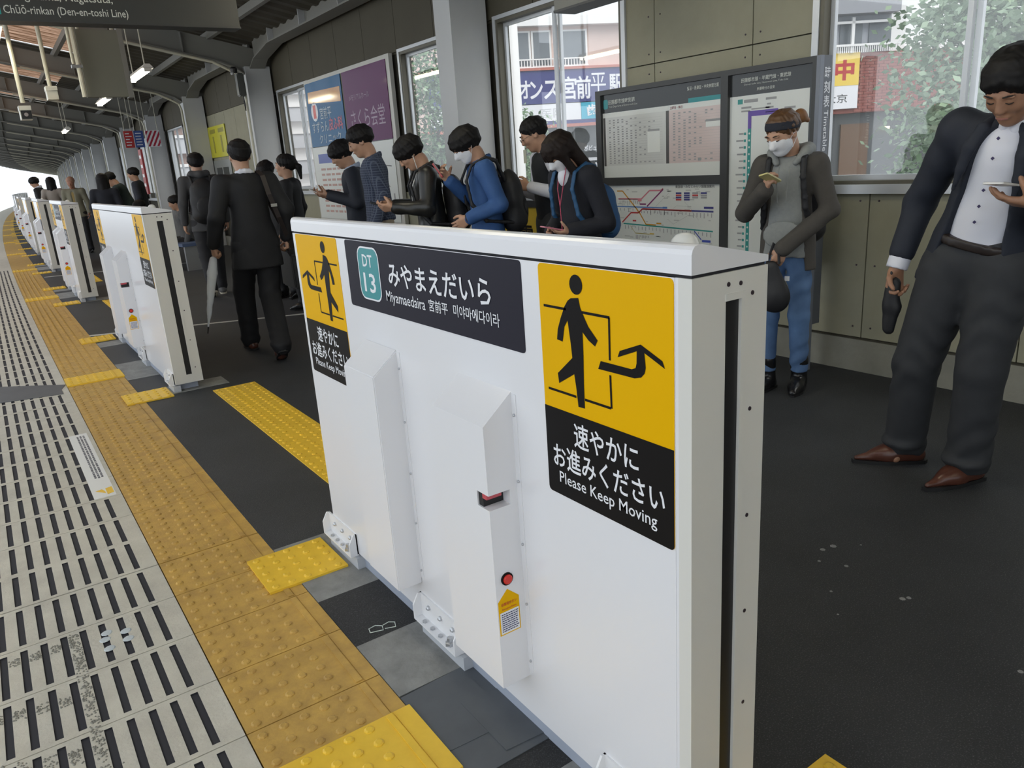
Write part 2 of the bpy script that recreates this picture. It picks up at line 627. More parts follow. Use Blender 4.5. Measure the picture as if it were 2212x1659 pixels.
def window(n, y0, y1, mull, z0=1.15, z1=2.705, detail=True):
    root = link('window_%d' % n, None)
    struct(root)
    f, d = .030, .10
    mb = MB()
    for (a, b, c, e) in ((y0, y1, z1 - f, z1), (y0, y1, z0, z0 + f), (y0, y0 + f, z0, z1), (y1 - f, y1, z0, z1)):
        mb.box(WX - .012, WX + .09, a, b, c, e)
    warp(mb).build('frame', ALUD if detail else ALU, root)
    mb = MB()
    mb.box(WX - .05, WX + .03, y0 - .03, y1 + .03, z0 - .045, z0 + .008)
    warp(mb).build('sill', ALU, root)
    if detail:
        mb = MB()
        for (a, b, c, e) in ((y0 - .045, y1 + .045, z1, z1 + .035), (y0 - .045, y0, z0, z1), (y1, y1 + .045, z0, z1)):
            mb.box(WX - .02, WX + .035, a, b, c, e)
        warp(mb).build('casing', ALU, root)
        for k, (a, b) in enumerate(((y0 + f, mull + .03), (mull - .03, y1 - f))):
            xx = WX + .02 + .035 * k
            mb = MB()
            for (p, q, r_, s_) in ((a, b, z1 - f - .03, z1 - f), (a, b, z0 + f, z0 + f + .03), (a, a + .028, z0 + f + .03, z1 - f - .03), (b - .028, b, z0 + f + .03, z1 - f - .03)):
                mb.box(xx, xx + .03, p, q, r_, s_)
            warp(mb).build('sash', ALU, root)
            mb = MB()
            mb.box(xx + .012, xx + .016, a + .02, b - .02, z0 + f + .02, z1 - f - .02)
            warp(mb).build('pane', GLASS, root)
    else:
        mb = MB()
        mb.box(WX + .02, WX + .06, mull - .03, mull + .03, z0, z1)
        warp(mb).build('mullion', ALU, root)
        mb = MB()
        mb.box(WX + .036, WX + .042, y0, y1, z0, z1)
        warp(mb).build('pane', GLASS, root)
    return root


for n, w in enumerate(wins):
    window(n + 1, *w)
for n, w in enumerate(far_w):
    window(n + 1 + len(wins), *w, z0=.95, detail=False)

# ------------------------------------------------------------------ steel frames, eaves beams, roof
def zb(x):
    """underside of the roof beams"""
    return 3.18 + .215 * (2.75 - x)


def col_mesh():
    mb = MB()
    mb.box(3.09, 3.49, 0, .30, 0, 3.12)
    return mb.mesh('column', FRAMEPAINT)


def beam_mesh():
    mb = MB()
    poly = [(3.49, 3.0), (3.09, 3.0), (2.95, 3.10), (2.70, zb(2.7)), (-2.9, zb(-2.9)), (-2.9, zb(-2.9) + .32), (3.49, zb(3.49) + .34)]
    mb.prism(poly, lambda a, b, h: (a, h, b), .12, .18)
    low = poly[:5]
    for (p, q) in zip(low[1:-1], low[2:]):
        mb.prism([p, q, (q[0], q[1] + .02), (p[0], p[1] + .02)], lambda a, b, h: (a, h, b), .03, .27)
    for k in range(5):
        x = 2.2 - k * 1.0
        mb.box(x, x + .012, .04, .26, zb(x) + .02, zb(x) + .31)
    return mb.mesh('beam', BEAMPAINT)


def pipe_mesh():
    mb = MB()
    pts = [(3.03, -.03, .2), (3.03, -.03, 2.86), (3.0, -.03, 2.97), (2.9, -.03, 3.03)] + [(x, -.03, zb(x) - .035) for x in (2.6, 1.5, .3)]
    mb.tube(pts, .022, 8)
    return mb.mesh('conduit', PIPE)


ORD = nth + ['eleventh', 'twelfth', 'thirteenth', 'fourteenth', 'fifteenth', 'sixteenth', 'seventeenth', 'eighteenth', 'nineteenth', 'twentieth'] + ['twenty-' + q for q in ['first'] + nth[1:9]] + ['thirtieth'] + ['thirty-' + q for q in ['first'] + nth[1:9]]
cm, bm_, pm = col_mesh(), beam_mesh(), pipe_mesh()
for i, fy in enumerate(frames_y):
    if i == 0:
        continue
    lab = {1: 'pale grey square steel column and roof beam beside the navy shop sign window', 2: 'grey steel column and roof beam with the loudspeaker beside the narrow bright window',
           3: 'grey steel column and roof beam just before the yellow poster'}.get(i, 'far grey steel column and roof beam, %s from the camera' % (ORD[i - 1] if i - 1 < len(ORD) else 'beyond the twentieth'))
    t = thing('portal_frame', lab, 'roof frame', (bend(fy), fy, 0), bend_rot(fy), 'steel frames carrying the roof')
    link('column', cm, t)
    link('beam', bm_, t)
    if i > 1:
        link('conduit', pm, t)


def eaves(y0, y1, lab):
    L = y1 - y0
    t = thing('eaves_beam', lab, 'beam', (bend(y0), y0, 0), -math.atan2(bend(y1) - bend(y0), L), 'eaves beams along the window wall')
    mb = MB()
    h = .5
    prof = [(0, 3.10), (.25, 3.22), (h + .5, 3.34), (L - h - .5, 3.34), (L - .25, 3.22), (L, 3.10), (L, 3.72), (0, 3.72)]
    mb.prism(prof, lambda a, b, c: (c, a, b), 3.27, 3.31)
    mb.build('web', BEAMPAINT, t)
    mb = MB()
    for p, q in zip(prof[:5], prof[1:6]):
        mb.prism([p, q, (q[0], q[1] - .02), (p[0], p[1] - .02)], lambda a, b, c: (c, a, b), 3.17, 3.41)
    mb.box(3.17, 3.41, 0, L, 3.72, 3.74)
    mb.build('flange', BEAMPAINT, t)
    k = 1.1
    while k < L - .6:
        mb = MB()
        mb.box(3.18, 3.40, k, k + .014, 3.345, 3.72)
        mb.build('stiffener', FRAMEPAINT, t)
        k += 1.35


names = ['grey eaves beam above the timetable board', 'grey eaves beam above the purple and blue posters', 'grey eaves beam above the yellow poster']
for i in range(len(frames_y) - 1):
    if i > 7:
        break
    eaves(frames_y[i] + .30, frames_y[i + 1], names[i] if i < 3 else 'grey eaves beam in the bay beyond the %s steel column' % nth[i - 1])

# corrugated roof sheets, purlins and brown light-transmitting sheets
SKYL = bpy.data.materials.new('skylight_sheet')
SKYL.use_nodes = True
nt = SKYL.node_tree
nt.nodes.remove(nt.nodes['Principled BSDF'])
g = nt.nodes.new('ShaderNodeNewGeometry')
mp = nt.nodes.new('ShaderNodeMapping')
mp.inputs['Scale'].default_value = (.7, 9, 1)
nz = nt.nodes.new('ShaderNodeTexNoise')
nz.inputs['Scale'].default_value = 3
nz.inputs['Detail'].default_value = 6
rp = nt.nodes.new('ShaderNodeValToRGB')
rp.color_ramp.elements[0].position = .35
rp.color_ramp.elements[0].color = (.10, .045, .018, 1)
rp.color_ramp.elements[1].position = .68
rp.color_ramp.elements[1].color = (.62, .40, .28, 1)
tl = nt.nodes.new('ShaderNodeBsdfTranslucent')
df = nt.nodes.new('ShaderNodeBsdfDiffuse')
mx = nt.nodes.new('ShaderNodeMixShader')
mx.inputs[0].default_value = .45
nt.links.new(g.outputs['Position'], mp.inputs[0])
nt.links.new(mp.outputs[0], nz.inputs['Vector'])
nt.links.new(nz.outputs['Fac'], rp.inputs[0])
nt.links.new(rp.outputs[0], tl.inputs[0])
nt.links.new(rp.outputs[0], df.inputs[0])
nt.links.new(tl.outputs[0], mx.inputs[1])
nt.links.new(df.outputs[0], mx.inputs[2])
nt.links.new(mx.outputs[0], nt.nodes['Material Output'].inputs[0])


def zr(x):
    return zb(x) + .42


def sheet(xa, xb, ya, yb, pitch=.16):
    mb = MB()
    n = int((yb - ya) / pitch * 4)
    prof = [0, 1, 1, 0]
    vs, fs = [], []
    for k in range(n + 1):
        y = ya + (yb - ya) * k / n
        h = .03 * prof[k % 4]
        vs += [(xa + bend(y), y, zr(xa) + h), (xb + bend(y), y, zr(xb) + h)]
        if k:
            fs.append((2 * k - 2, 2 * k - 1, 2 * k + 1, 2 * k))
    return mb.add(vs, fs)


ceil = struct(sheet(1.30, 3.85, -20, Y_FAR, .32).build('ceiling', ROOFM))
sheet(-3.0, 1.30, -20, 5.8, .32).build('roof_sheet', ROOFM, ceil)
for i in range(1, len(frames_y) - 1):
    a, b = frames_y[i] + .3, frames_y[i + 1]
    lit = i < 5
    sheet(-3.0, 1.30, frames_y[i], a + (.5 if lit else 0) + .2, .32).build('roof_sheet', ROOFM, ceil)
    sheet(-3.0, 1.30, a + .7 if lit else a + .2, b, .32).build('skylight_sheet' if lit else 'roof_sheet', SKYL if lit else ROOFM, ceil)
for x in (2.6, 1.7, .9, -.2, -1.2, -2.1, -2.85):
    mb = MB()
    z = zr(x)
    wbox(mb, x, x + .07, -10, Y_FAR, z - .11, z - .005)
    warp(mb).build('purlin', BEAMPAINT, ceil)
# ------------------------------------------------------------------ platform barriers
P_BODY = [(104, 241), (127, 244), (132, 225), (140, 212), (154, 191), (180, 168), (172, 155), (153, 164), (136, 178), (136, 131), (134, 71), (134, 21), (114, 20), (110, 56), (105, 87), (54, 58), (51, 79), (101, 120), (98, 148), (91, 195), (80, 181), (72, 149), (54, 151), (58, 173), (69, 197), (83, 222), (94, 235)]
P_ARW = [(187, 129), (272, 129), (282, 133), (285, 142), (286, 165), (235, 145), (241, 158), (296, 179), (349, 158), (355, 145), (305, 165), (308, 138), (305, 127), (296, 118), (279, 113), (263, 113), (179, 112)]
P_DOOR = [((16, 217), (86, 217)), ((138, 217), (214, 217)), ((214, 217), (213, 135)), ((213, 106), (214, 40)), ((214, 40), (134, 40)), ((110, 40), (15, 40))]
RT, UP = (0, -1, 0), (0, 0, 1)
SX = -.0026  # printed sheets sit just proud of the front panel


def flat(mb, poly, x, mi=0):
    mb.add([(x, a, b) for a, b in poly], [tuple(range(len(poly)))], mi)


def pictogram(root, yl, mirror, text=True):
    """yellow walking-figure sign above a black caption; yl = left edge (larger y)"""
    W = .375
    Y = lambda u: yl - (W - u if mirror else u)
    sg = MB().prism(rrect(yl - W, yl, .742, 1.243, .010), lambda a, b, h: (h, a, b), SX, -.0012).build('keep_moving_sign', S_YEL, root)
    pts = [p for p in rrect(yl - W, yl, .742, 1.243, .010) if p[1] < .9] + [(yl, .940), (yl - W, .940)]
    pts = sorted(set(pts), key=lambda p: math.atan2(p[1] - .84, p[0] - (yl - W / 2)))
    mb = MB()
    flat(mb, pts, SX - .0006)
    mb.build('caption_panel', S_BLK, sg)
    mb = MB()
    x = SX - .0008
    flat(mb, [(Y(u / 1000), .94 + v / 1000) for u, v in P_BODY], x)
    flat(mb, [(Y(u / 1000), .94 + v / 1000) for u, v in P_ARW], x)
    flat(mb, [(Y(.121 + .0195 * math.cos(t * math.pi / 10)), 1.209 + .0195 * math.sin(t * math.pi / 10)) for t in range(20)], x)
    for (a, b), (c, d) in P_DOOR:
        ww = .0026
        if abs(a - c) > abs(b - d):
            q = [(a / 1000 - .0015, b / 1000 - ww), (c / 1000 + .0015, d / 1000 - ww), (c / 1000 + .0015, d / 1000 + ww), (a / 1000 - .0015, b / 1000 + ww)]
        else:
            q = [(a / 1000 - ww, b / 1000), (a / 1000 + ww, b / 1000), (c / 1000 + ww, d / 1000), (c / 1000 - ww, d / 1000)]
        flat(mb, [(Y(u), .94 + v) for u, v in q], x)
    mb.build('walking_figure', S_BLK, sg)
    if text:
        mb = MB()
        put_text(mb, '速やかに', (x, yl - .095, .868), RT, UP, .19, .055, .012)
        put_text(mb, 'お進みください', (x, yl - .022, .806), RT, UP, .33, .054, .012)
        put_text(mb, 'Please Keep Moving', (x, yl - .040, .764), RT, UP, .292, .034, .006)
        mb.build('lettering', S_WHT, sg)
    return sg


def name_sign(root, y0, y1, text=True):
    sg = MB().prism(rrect(y0, y1, 1.040, 1.243, .010), lambda a, b, h: (h, a, b), SX, -.0012).build('station_name_sign', S_NAVY, root)
    x = SX - .0008
    if not text:
        return
    mb = MB()
    flat(mb, rrect(1.180, 1.327, 1.071, 1.229, .032), x, 0)
    lg = mb.build('number_badge', S_WHT, sg)
    mb = MB()
    flat(mb, rrect(1.185, 1.322, 1.076, 1.224, .028), x - .0003)
    mb.build('badge_fill', S_TEAL, sg)
    mb = MB()
    xx = x - .0006
    put_text(mb, 'DT', (xx, 1.291, 1.170), RT, UP, .068, .036, .014)
    put_text(mb, '13', (xx, 1.295, 1.094), RT, UP, .080, .058, .014)
    put_text(mb, 'みやまえだいら', (xx, 1.122, 1.128), RT, UP, .525, .066, .014)
    put_text(mb, 'Miyamaedaira', (xx, 1.150, 1.072), RT, UP, .232, .040, .004)
    put_text(mb, '宮前平', (xx, .898, 1.083), RT, UP, .098, .032, .006)
    put_text(mb, '미야마에다이라', (xx, .772, 1.085), RT, UP, .205, .031, .006)
    mb.build('lettering', S_WHT, sg)


def housing(root, y0, y1, sensor):
    """tall box with sloping top on the track side"""
    d, zb0, zt, zk = .084, .175, .872, .940
    fn = lambda a, b, h: (a, h, b)
    if not sensor:
        h = MB().prism([(0, zb0), (-d, zb0), (-d, zt), (0, zk)], fn, y0, y1).build('sensor_housing', WHITE, root, bevel=.003)
    else:
        # near side wall carries a window: ring of pieces around it
        mb = MB()
        mb.prism([(0, zb0), (-d, zb0), (-d, zt), (0, zk)], fn, y0 + .05, y1)
        mb.prism([(0, zb0), (-d, zb0), (-d, .664), (0, .664)], fn, y0, y0 + .05)
        mb.prism([(0, .702), (-d, .702), (-d, zt), (0, zk)], fn, y0, y0 + .05)
        mb.prism([(0, .664), (-.024, .664), (-.024, .702), (0, .702)], fn, y0, y0 + .05)
        h = mb.build('sensor_housing', WHITE, root)
        mb = MB().box(-.080, -.024, y0 + .030, y0 + .052, .6645, .7015)
        w = mb.build('sensor_window', BLACKR, h)
        MB().box(-.082, -.040, y0 + .012, y0 + .03, .688, .7015).build('red_filter', M('red_lens', (.55, .08, .10), .25), h)
        MB().lathe([(.0165, 0), (.0165, -.004)], (-.051, y0, .475), 'y', 20).build('button_ring', S_BLK, h)
        MB().lathe([(.0125, -.002), (.0125, -.007), (.010, -.009)], (-.051, y0, .475), 'y', 20).build('emergency_button', RED, h)
        lb = MB()
        lb.prism([(-.081, .325), (-.020, .325), (-.020, .418), (-.052, .447), (-.081, .418)], lambda a, b, hh: (a, hh, b), y0 - .001, y0)
        lab = lb.build('emergency_label', S_YEL, h)
        mb = MB()
        mb.add([(-.078, y0 - .0013, .328), (-.023, y0 - .0013, .328), (-.023, y0 - .0013, .388), (-.078, y0 - .0013, .388)], [(0, 1, 2, 3)])
        mb.build('label_panel', S_WHT, lab)
        mb = MB()
        R2 = (1, 0, 0)
        put_text(mb, '非常用ボタン', (-.073, y0 - .0016, .404), R2, UP, .045, .0095, .02)
        put_text(mb, 'Emergency Button', (-.071, y0 - .0016, .392), R2, UP, .042, .0065, .01)
        mb.build('lettering', M('ink_red', (.55, .06, .01), .5), lab)
        mb = MB()
        rr = random.Random(3)
        for k in range(9):
            z = .380 - k * .0058
            xx = -.074
            while xx < -.030:
                l = rr.uniform(.003, .008)
                mb.add([(xx, y0 - .0016, z), (xx + l, y0 - .0016, z), (xx + l, y0 - .0016, z + .0028), (xx, y0 - .0016, z + .0028)], [(0, 1, 2, 3)])
                xx += l + .0012
        mb.build('fine_print', M('ink_navy', (.05, .05, .15), .5), lab)
    # mounting flange with screws on the near side
    fl = MB().box(-.003, 0, y0 - .018, y0, zb0 + .02, zk - .005).build('flange', WHITE, h)
    mb = MB()
    for k in range(5):
        mb.lathe([(.0035, 0), (.0035, -.004), (.002, -.005)], (-.003, y0 - .011, zb0 + .05 + k * .165), 'x', 8)
    mb.build('screw', STEEL, fl)
    return h


def bracket(root, y0, y1):
    mb = MB()
    mb.box(-.034, .0, y0, y1, .048, .054)
    mb.box(-.006, .0, y0, y1, .054, .135)
    for yy in (y0, y1 - .006):
        mb.prism([(-.034, .054), (0, .054), (0, .135), (-.014, .135), (-.034, .10)], lambda a, b, h: (a, h, b), yy, yy + .006)
    b = mb.build('bracket', WHITE2, root)
    MB().box(-.018, .03, y0 - .02, y1 - .02, 0, .047).build('shim_block', M('shim_grey', (.50, .52, .55), .5), b)
    n = 4
    MB().lathe([(.015, 0), (.015, .010), (.009, .012), (.009, .026)], (-.019, y0 + .055, .054), 'z', 6).build('anchor_bolt', STEEL, b)
    for k in range(3):
        MB().lathe([(.008, 0), (.008, .006)], (-.021, y0 + .11 + k * .05, .054), 'z', 6).build('bolt', STEEL, b)
        MB().lathe([(.008, 0), (.008, -.006), (.004, -.010)], (-.006, y0 + .05 + k * .075, .105), 'x', 6).build('bolt', STEEL, b)


def barrier(i, b0, L, kind):
    full, mid = i < 3, i < 6
    what = {0: 'large white platform barrier with station name and two yellow walking figure signs in the foreground',
            1: 'second white platform barrier from the camera, beside the man with the clear umbrella',
            2: 'third white platform barrier from the camera, with a dark name sign between yellow signs',
            3: 'fourth white platform barrier from the camera with a tall black slot'}.get(i, '%s white platform barrier from the camera' % (nth[i] if i < 10 else ['eleventh', 'twelfth', 'thirteenth', 'fourteenth', 'fifteenth', 'sixteenth', 'seventeenth', 'eighteenth'][i - 10]))
    t = thing('platform_barrier', what, 'barrier', (bend(b0), b0, 0), bend_rot(b0), 'white platform edge barriers')
    D = .19
    MB().box(.0, D, .03, L - .03, .055, 1.2445).build('body', WHITE, t)
    MB().box(-.0012, .004, .037, L - .006, .058, 1.2445).build('front_panel', WHITE, t)
    for e in (0, 1):
        ya, yb2 = (0, .03) if e == 0 else (L - .03, L)
        mb = MB()
        sa, sb, s0, s1 = .082, .121, .115, 1.196
        mb.box(0, sa, ya, yb2, .055, 1.2445)
        mb.box(sb, D, ya, yb2, .055, 1.2445)
        mb.box(sa, sb, ya, yb2, .055, s0)
        mb.box(sa, sb, ya, yb2, s1, 1.2445)
        ep = mb.build('end_panel', ENDGREY if e == 0 else WHITE, t)
        if e == 0:
            MB().box(sa, sb, .005, .0305, s0, s1).build('door_slot', BLACKR, t)
            if full:
                mb = MB()
                mb.box(sa - .001, sb + .012, -.0015, .0, s1 + .0, s1 + .012)
                mb.box(sb, sb + .012, -.0015, 0, s0, s1)
                mb.build('slot_trim', ENDGREY, ep)
                mb = MB()
                for (x, z) in ((.088, 1.224), (.119, 1.222), (.150, 1.201), (.150, .990), (.149, .779), (.149, .573), (.151, .359), (.151, .16)):
                    mb.lathe([(.0042, 0), (.0042, -.001), (.002, -.0015)], (x, 0, z), 'y', 8)
                mb.build('screw', SCREW, ep)
    # cap: rounded nose, sloping back
    prof = [(-.0015, 1.2505), (-.0015, 1.283), (.001, 1.291), (.006, 1.2965), (.013, 1.2985), (.022, 1.2985), (D, 1.2615), (D, 1.2505)]
    MB().prism(prof, lambda a, b, h: (a, h, b), -.0005, L + .0005).build('cap', WHITE, t)
    MB().box(.004, D - .004, .004, L - .004, 1.2445, 1.2505).build('cap_gap', DARKGAP, t)
    MB().lathe([(.026, 0), (.0255, .008), (.022, .017), (.015, .024), (.006, .027)], (.085, .095, 1.279), 'z', 16).build('dome_lamp', M('dome_white', (.78, .78, .74), .15), t, smooth=True)
    MB().box(.012, .16, .06, L - .06, 0, .055).build('base_beam', BEAMGREY, t)
    if i < 8:
        br = [(.0, .26), (.89, 1.15), (L - .23, L + .04)] if i == 0 else [(.02, .22), (L / 2 - .2, L / 2 + .02), (L - .23, L + .0)]
        for a, b in br:
            bracket(t, a, b)
        housing(t, 1.13 + (L - 1.89), 1.345 + (L - 1.89), False)
        housing(t, .545 + (L - 1.89) * .75, .78 + (L - 1.89) * .75, True)
    if mid:
        pictogram(t, .413, False, full)
        pictogram(t, L - .03, True, full)
        if kind == 'name':
            name_sign(t, .475, 1.415, full)
    return t


for i, (b0, bl, kind) in enumerate(b_specs):
    barrier(i, b0, bl, kind)
# ------------------------------------------------------------------ timetable board
LT, UPV = (0, -1, 0), (0, 0, 1)
INK = M('ink_dark', (.07, .07, .07), .5)
GREYINK = M('ink_mid', (.33, .33, .33), .5)
BX = 3.32
tb = thing('timetable_board', 'dark framed timetable and route map board standing against the window wall', 'board', (BX, 3.05, 0))
def B(name, mat, x0, x1, y0, y1, z0, z1, parent=None, bevel=0):
    """box in world coordinates as a child of the board"""
    o = MB().box(x0 - BX, x1 - BX, y0 - 3.05, y1 - 3.05, z0, z1).build(name, mat, parent or tb, bevel=bevel)
    return o


YL, YM0, YM1, YR = 4.05, 2.765, 2.725, 2.045
B('post', DKGREY, BX - .01, BX + .05, YL - .06, YL, 0, 1.905)
B('post', DKGREY, BX - .011, BX + .05, YM1, YM0 + .02, 0, 1.87)
B('top_rail', DKGREY, BX - .01, BX + .05, 2.10, YL - .06, 1.87, 1.905)
B('middle_rail', DKGREY, BX - .01, BX + .05, YM0 + .02, YL - .06, 1.185, 1.245)
B('bottom_rail', DKGREY, BX - .01, BX + .05, YM0 + .02, YL - .06, .66, .725)
B('bottom_rail', DKGREY, BX - .01, BX + .05, 2.10, YM1, .66, .725)
POSTG = M('post_blue_grey', (.20, .22, .26), .4)
B('side_post', POSTG, BX - .012, BX + .022, YR, 2.072, 0, 1.905)
B('post', DKGREY, BX - .01, BX + .05, 2.072, 2.10, 0, 1.905)
sb = B('timetable_sign', M('side_sign_grey', (.12, .13, .15), .4), BX + .022, BX + .096, YR, 2.06, .3, 1.905)
mb = MB()
R3 = (1, 0, 0)
for k, ch in enumerate('時刻表'):
    put_text(mb, ch, (.030, YR - 3.05 - .0015, 1.775 - .080 * k), R3, UPV, .056, .068, .012)
# Timetable runs downwards: letters turned a quarter clockwise
put_text(mb, 'Timetable', (.040, YR - 3.05 - .0015, 1.60), (0, 0, -1), (1, 0, 0), .235, .040, .006)
mb.build('lettering', S_WHT, sb)


def sheet_panel(name, mat, y0, y1, z0, z1, x=BX + .012):
    return B(name, mat, x, x + .006, y0, y1, z0, z1)


GLP = M('paper_white_gloss', (.70, .72, .68), .12)
p1 = sheet_panel('timetable_sheet', GLP, YM0 + .02, YL - .06, 1.245, 1.87)
px = BX + .012 - BX


def fl(mb, y0, y1, z0, z1, lift=.0008, mi=0):
    x = px - lift
    mb.add([(x, y0 - 3.05, z0), (x, y1 - 3.05, z0), (x, y1 - 3.05, z1), (x, y0 - 3.05, z1)], [(0, 1, 2, 3)], mi)


def ln(mb, pts, w, lift=.0014, mi=0):
    x = px - lift
    for (a, b), (c, d) in zip(pts[:-1], pts[1:]):
        L = math.hypot(c - a, d - b) or 1
        nx, ny = -(d - b) / L * w / 2, (c - a) / L * w / 2
        mb.add([(x, a + nx - 3.05, b + ny), (x, c + nx - 3.05, d + ny), (x, c - nx - 3.05, d - ny), (x, a - nx - 3.05, b - ny)], [(0, 1, 2, 3)], mi)


HD = M('header_black', (.03, .033, .033), .12)
mb = MB(); fl(mb, YM0 + .02, YL - .06, 1.735, 1.87); mb.build('header', HD, p1)
mb = MB(); fl(mb, YM0 + .02, 3.09, 1.735, 1.765, .0012); mb.build('teal_band', S_TEAL, p1)
mb = MB(); fl(mb, 3.305, 3.96, 1.335, 1.70, .0004); mb.build('weekday_field', M('paper_grey', (.62, .63, .60), .15), p1)
mb = MB(); fl(mb, YM0 + .025, 3.275, 1.335, 1.70, .0004); mb.build('holiday_field', M('paper_pink', (.66, .55, .52), .15), p1)
mb = MB(); fl(mb, 3.275, 3.305, 1.335, 1.70, .0006); fl(mb, 3.96, 3.985, 1.335, 1.70, .0006); mb.build('hour_column', M('ink_column', (.10, .095, .09), .3), p1)
mb = MB()
put_text(mb, '田園都市線時刻表', (px - .0016, 3.92 - 3.05, 1.795), LT, UPV, .30, .034, .01)
put_text(mb, 'Train Departures of Den-en-toshi Line', (px - .0016, 3.915 - 3.05, 1.768), LT, UPV, .32, .018)
put_text(mb, '鷺沼・長津田・中央林間方面', (px - .0016, 3.10 - 3.05, 1.815), LT, UPV, .28, .026, .01)
mb.build('lettering', M('print_cream', (.55, .57, .52), .4), p1)
mb = MB(); x = px - .0013
flat_pts = rrect(3.925, 3.975, 1.765, 1.835, .012)
mb.add([(x, a - 3.05, b) for a, b in flat_pts], [tuple(range(len(flat_pts)))]); mb.build('line_badge', S_TEAL, p1)
rr = random.Random(2)
mb = MB()
for (ya, yb, cols) in ((3.94, 3.36, 12), (3.255, 2.86, 8)):
    for r in range(19):
        z = 1.672 - r * .0178
        fl(mb, ya - .60 if ya > 3.5 else 2.79, ya, z - .0045, z - .0038, .001)
        n = rr.randint(cols - 5, cols)
        for c in range(n):
            y = ya - .02 - (ya - yb) * c / cols
            if rr.random() < .85:
                fl(mb, y - .022, y, z, z + .0085, .001)
fl(mb, 3.37, 3.49, 1.57, 1.585, .0012)
fl(mb, 2.80, 2.93, 1.60, 1.615, .0012)
fl(mb, 2.97, 3.0, 1.345, 1.365, .0012)
mb.build('print', GREYINK, p1)
mb = MB(); fl(mb, 3.365, 3.495, 1.42, 1.57, .0011); fl(mb, 2.80, 2.93, 1.565, 1.60, .0011); mb.build('legend_box', PANEW, p1)
mb = MB()
put_text(mb, '土曜日・休日', (px - .0014, 3.265 - 3.05, 1.705), LT, UPV, .12, .02, .01)
mb.build('lettering', M('ink_maroon', (.28, .04, .04), .5), p1)

p2_ = sheet_panel('route_map_sheet', GLP, YM0 + .02, YL - .06, .725, 1.185)


def C2(cx, cy):
    return (3.99 - (cx - 140) / 1810 * 1.205, 1.18 - (cy - 165) / 965 * .45)


def route(name, col, pts, w=.011, ticks=0, tl=.03):
    mb = MB()
    q = [C2(*p) for p in pts]
    ln(mb, q, w)
    o = mb.build('route_line', M('route_' + name, col, .4), p2_)
    if ticks:
        mb = MB()
        rr = random.Random(len(pts) * 7 + ticks)
        for k in range(ticks):
            t = (k + .5) / ticks
            a, b = q[0], q[-1]
            y, z = a[0] + (b[0] - a[0]) * t, a[1] + (b[1] - a[1]) * t
            l = tl * rr.uniform(.5, 1.3)
            fl(mb, y - .0035, y + .0035, z - .012 - l, z - .012, .001)
        mb.build('station_names', GREYINK, p2_)


route('orange', (.60, .28, .03), [(360, 250), (455, 250), (735, 600), (840, 790), (1000, 795)], .010)
route('pink', (.62, .22, .26), [(380, 378), (770, 380), (905, 245), (1080, 245), (1120, 215)], .011)
route('purple', (.25, .05, .16), [(860, 500), (1120, 225)], .011)
route('blue', (.10, .22, .48), [(300, 505), (1170, 518)], .009, 12)
route('red', (.50, .06, .06), [(440, 770), (595, 605), (720, 605), (785, 540), (1540, 555)], .011)
route('redticks', (.50, .06, .06), [(785, 545), (1540, 557)], .004, 14)
route('navy', (.06, .06, .22), [(1540, 555), (1845, 560)], .012, 6)
route('teal', (.04, .30, .27), [(460, 790), (1840, 855)], .010, 24)
route('olive', (.55, .45, .15), [(575, 820), (660, 940), (900, 945)], .004)
route('oliveticks', (.55, .45, .15), [(660, 945), (890, 950)], .004, 9, .025)
route('cobalt', (.05, .08, .40), [(1580, 860), (1680, 990)], .008)
route('pinkticks', (.62, .22, .26), [(390, 385), (760, 385)], .003, 11)
mb = MB()
for pts in ([(270, 785), (400, 785), (440, 790)], [(280, 880), (370, 880), (450, 790)], [(1430, 410), (1550, 545)], [(1270, 525), (1320, 480), (1480, 490), (1640, 690)], [(1180, 690), (1270, 770), (1500, 620)], [(1000, 500), (1210, 280)]):
    ln(mb, [C2(*p) for p in pts], .0022)
rr = random.Random(9)
for k in range(46):
    cx, cy = rr.uniform(200, 1800), rr.uniform(230, 1050)
    a, b = C2(cx, cy)
    w = rr.uniform(.02, .06)
    fl(mb, a - w, a, b, b + .007, .0009)
mb.build('print', M('ink_light', (.45, .46, .44), .5), p2_)
for nm, col, r in (('purplebox', (.25, .05, .16), (745, 845, 450, 475)), ('redbox', (.5, .06, .06), (620, 680, 725, 750)), ('orangebox', (.6, .28, .03), (1010, 1085, 755, 780)), ('tealbox', (.04, .3, .27), (1365, 1465, 930, 960)), ('yellowbox', (.6, .4, .05), (900, 970, 930, 950)), ('cobaltbox', (.05, .08, .4), (1690, 1810, 990, 1025)), ('navybox', (.06, .06, .22), (1715, 1845, 488, 520)), ('pinkbox', (.62, .22, .26), (712, 775, 370, 420)), ('bluebox', (.1, .22, .48), (1110, 1180, 500, 530))):
    mb = MB()
    (a, b), (c, d) = C2(r[0], r[3]), C2(r[1], r[2])
    fl(mb, c, a, b, d, .0018)
    mb.build('line_name_box', M('route_' + nm, col, .4), p2_)
mb = MB()
rr = random.Random(5)
for c in range(4):
    for r in range(4 - (c > 1)):
        (a, b) = C2(1310 + c * 120, 300 + r * 33)
        fl(mb, a - .055, a, b, b + .012, .0012, rr.randint(0, 2))
mb.build('legend', [MATS['ink_mid'], MATS['route_redbox'], MATS['route_navybox']], p2_)
mb = MB()
a, b = C2(1305, 212)
put_text(mb, '東急線・みなとみらい線路線案内', (px - .0015, a - 3.05, b), LT, UPV, .365, .022, .008)
mb.build('lettering', INK, p2_)

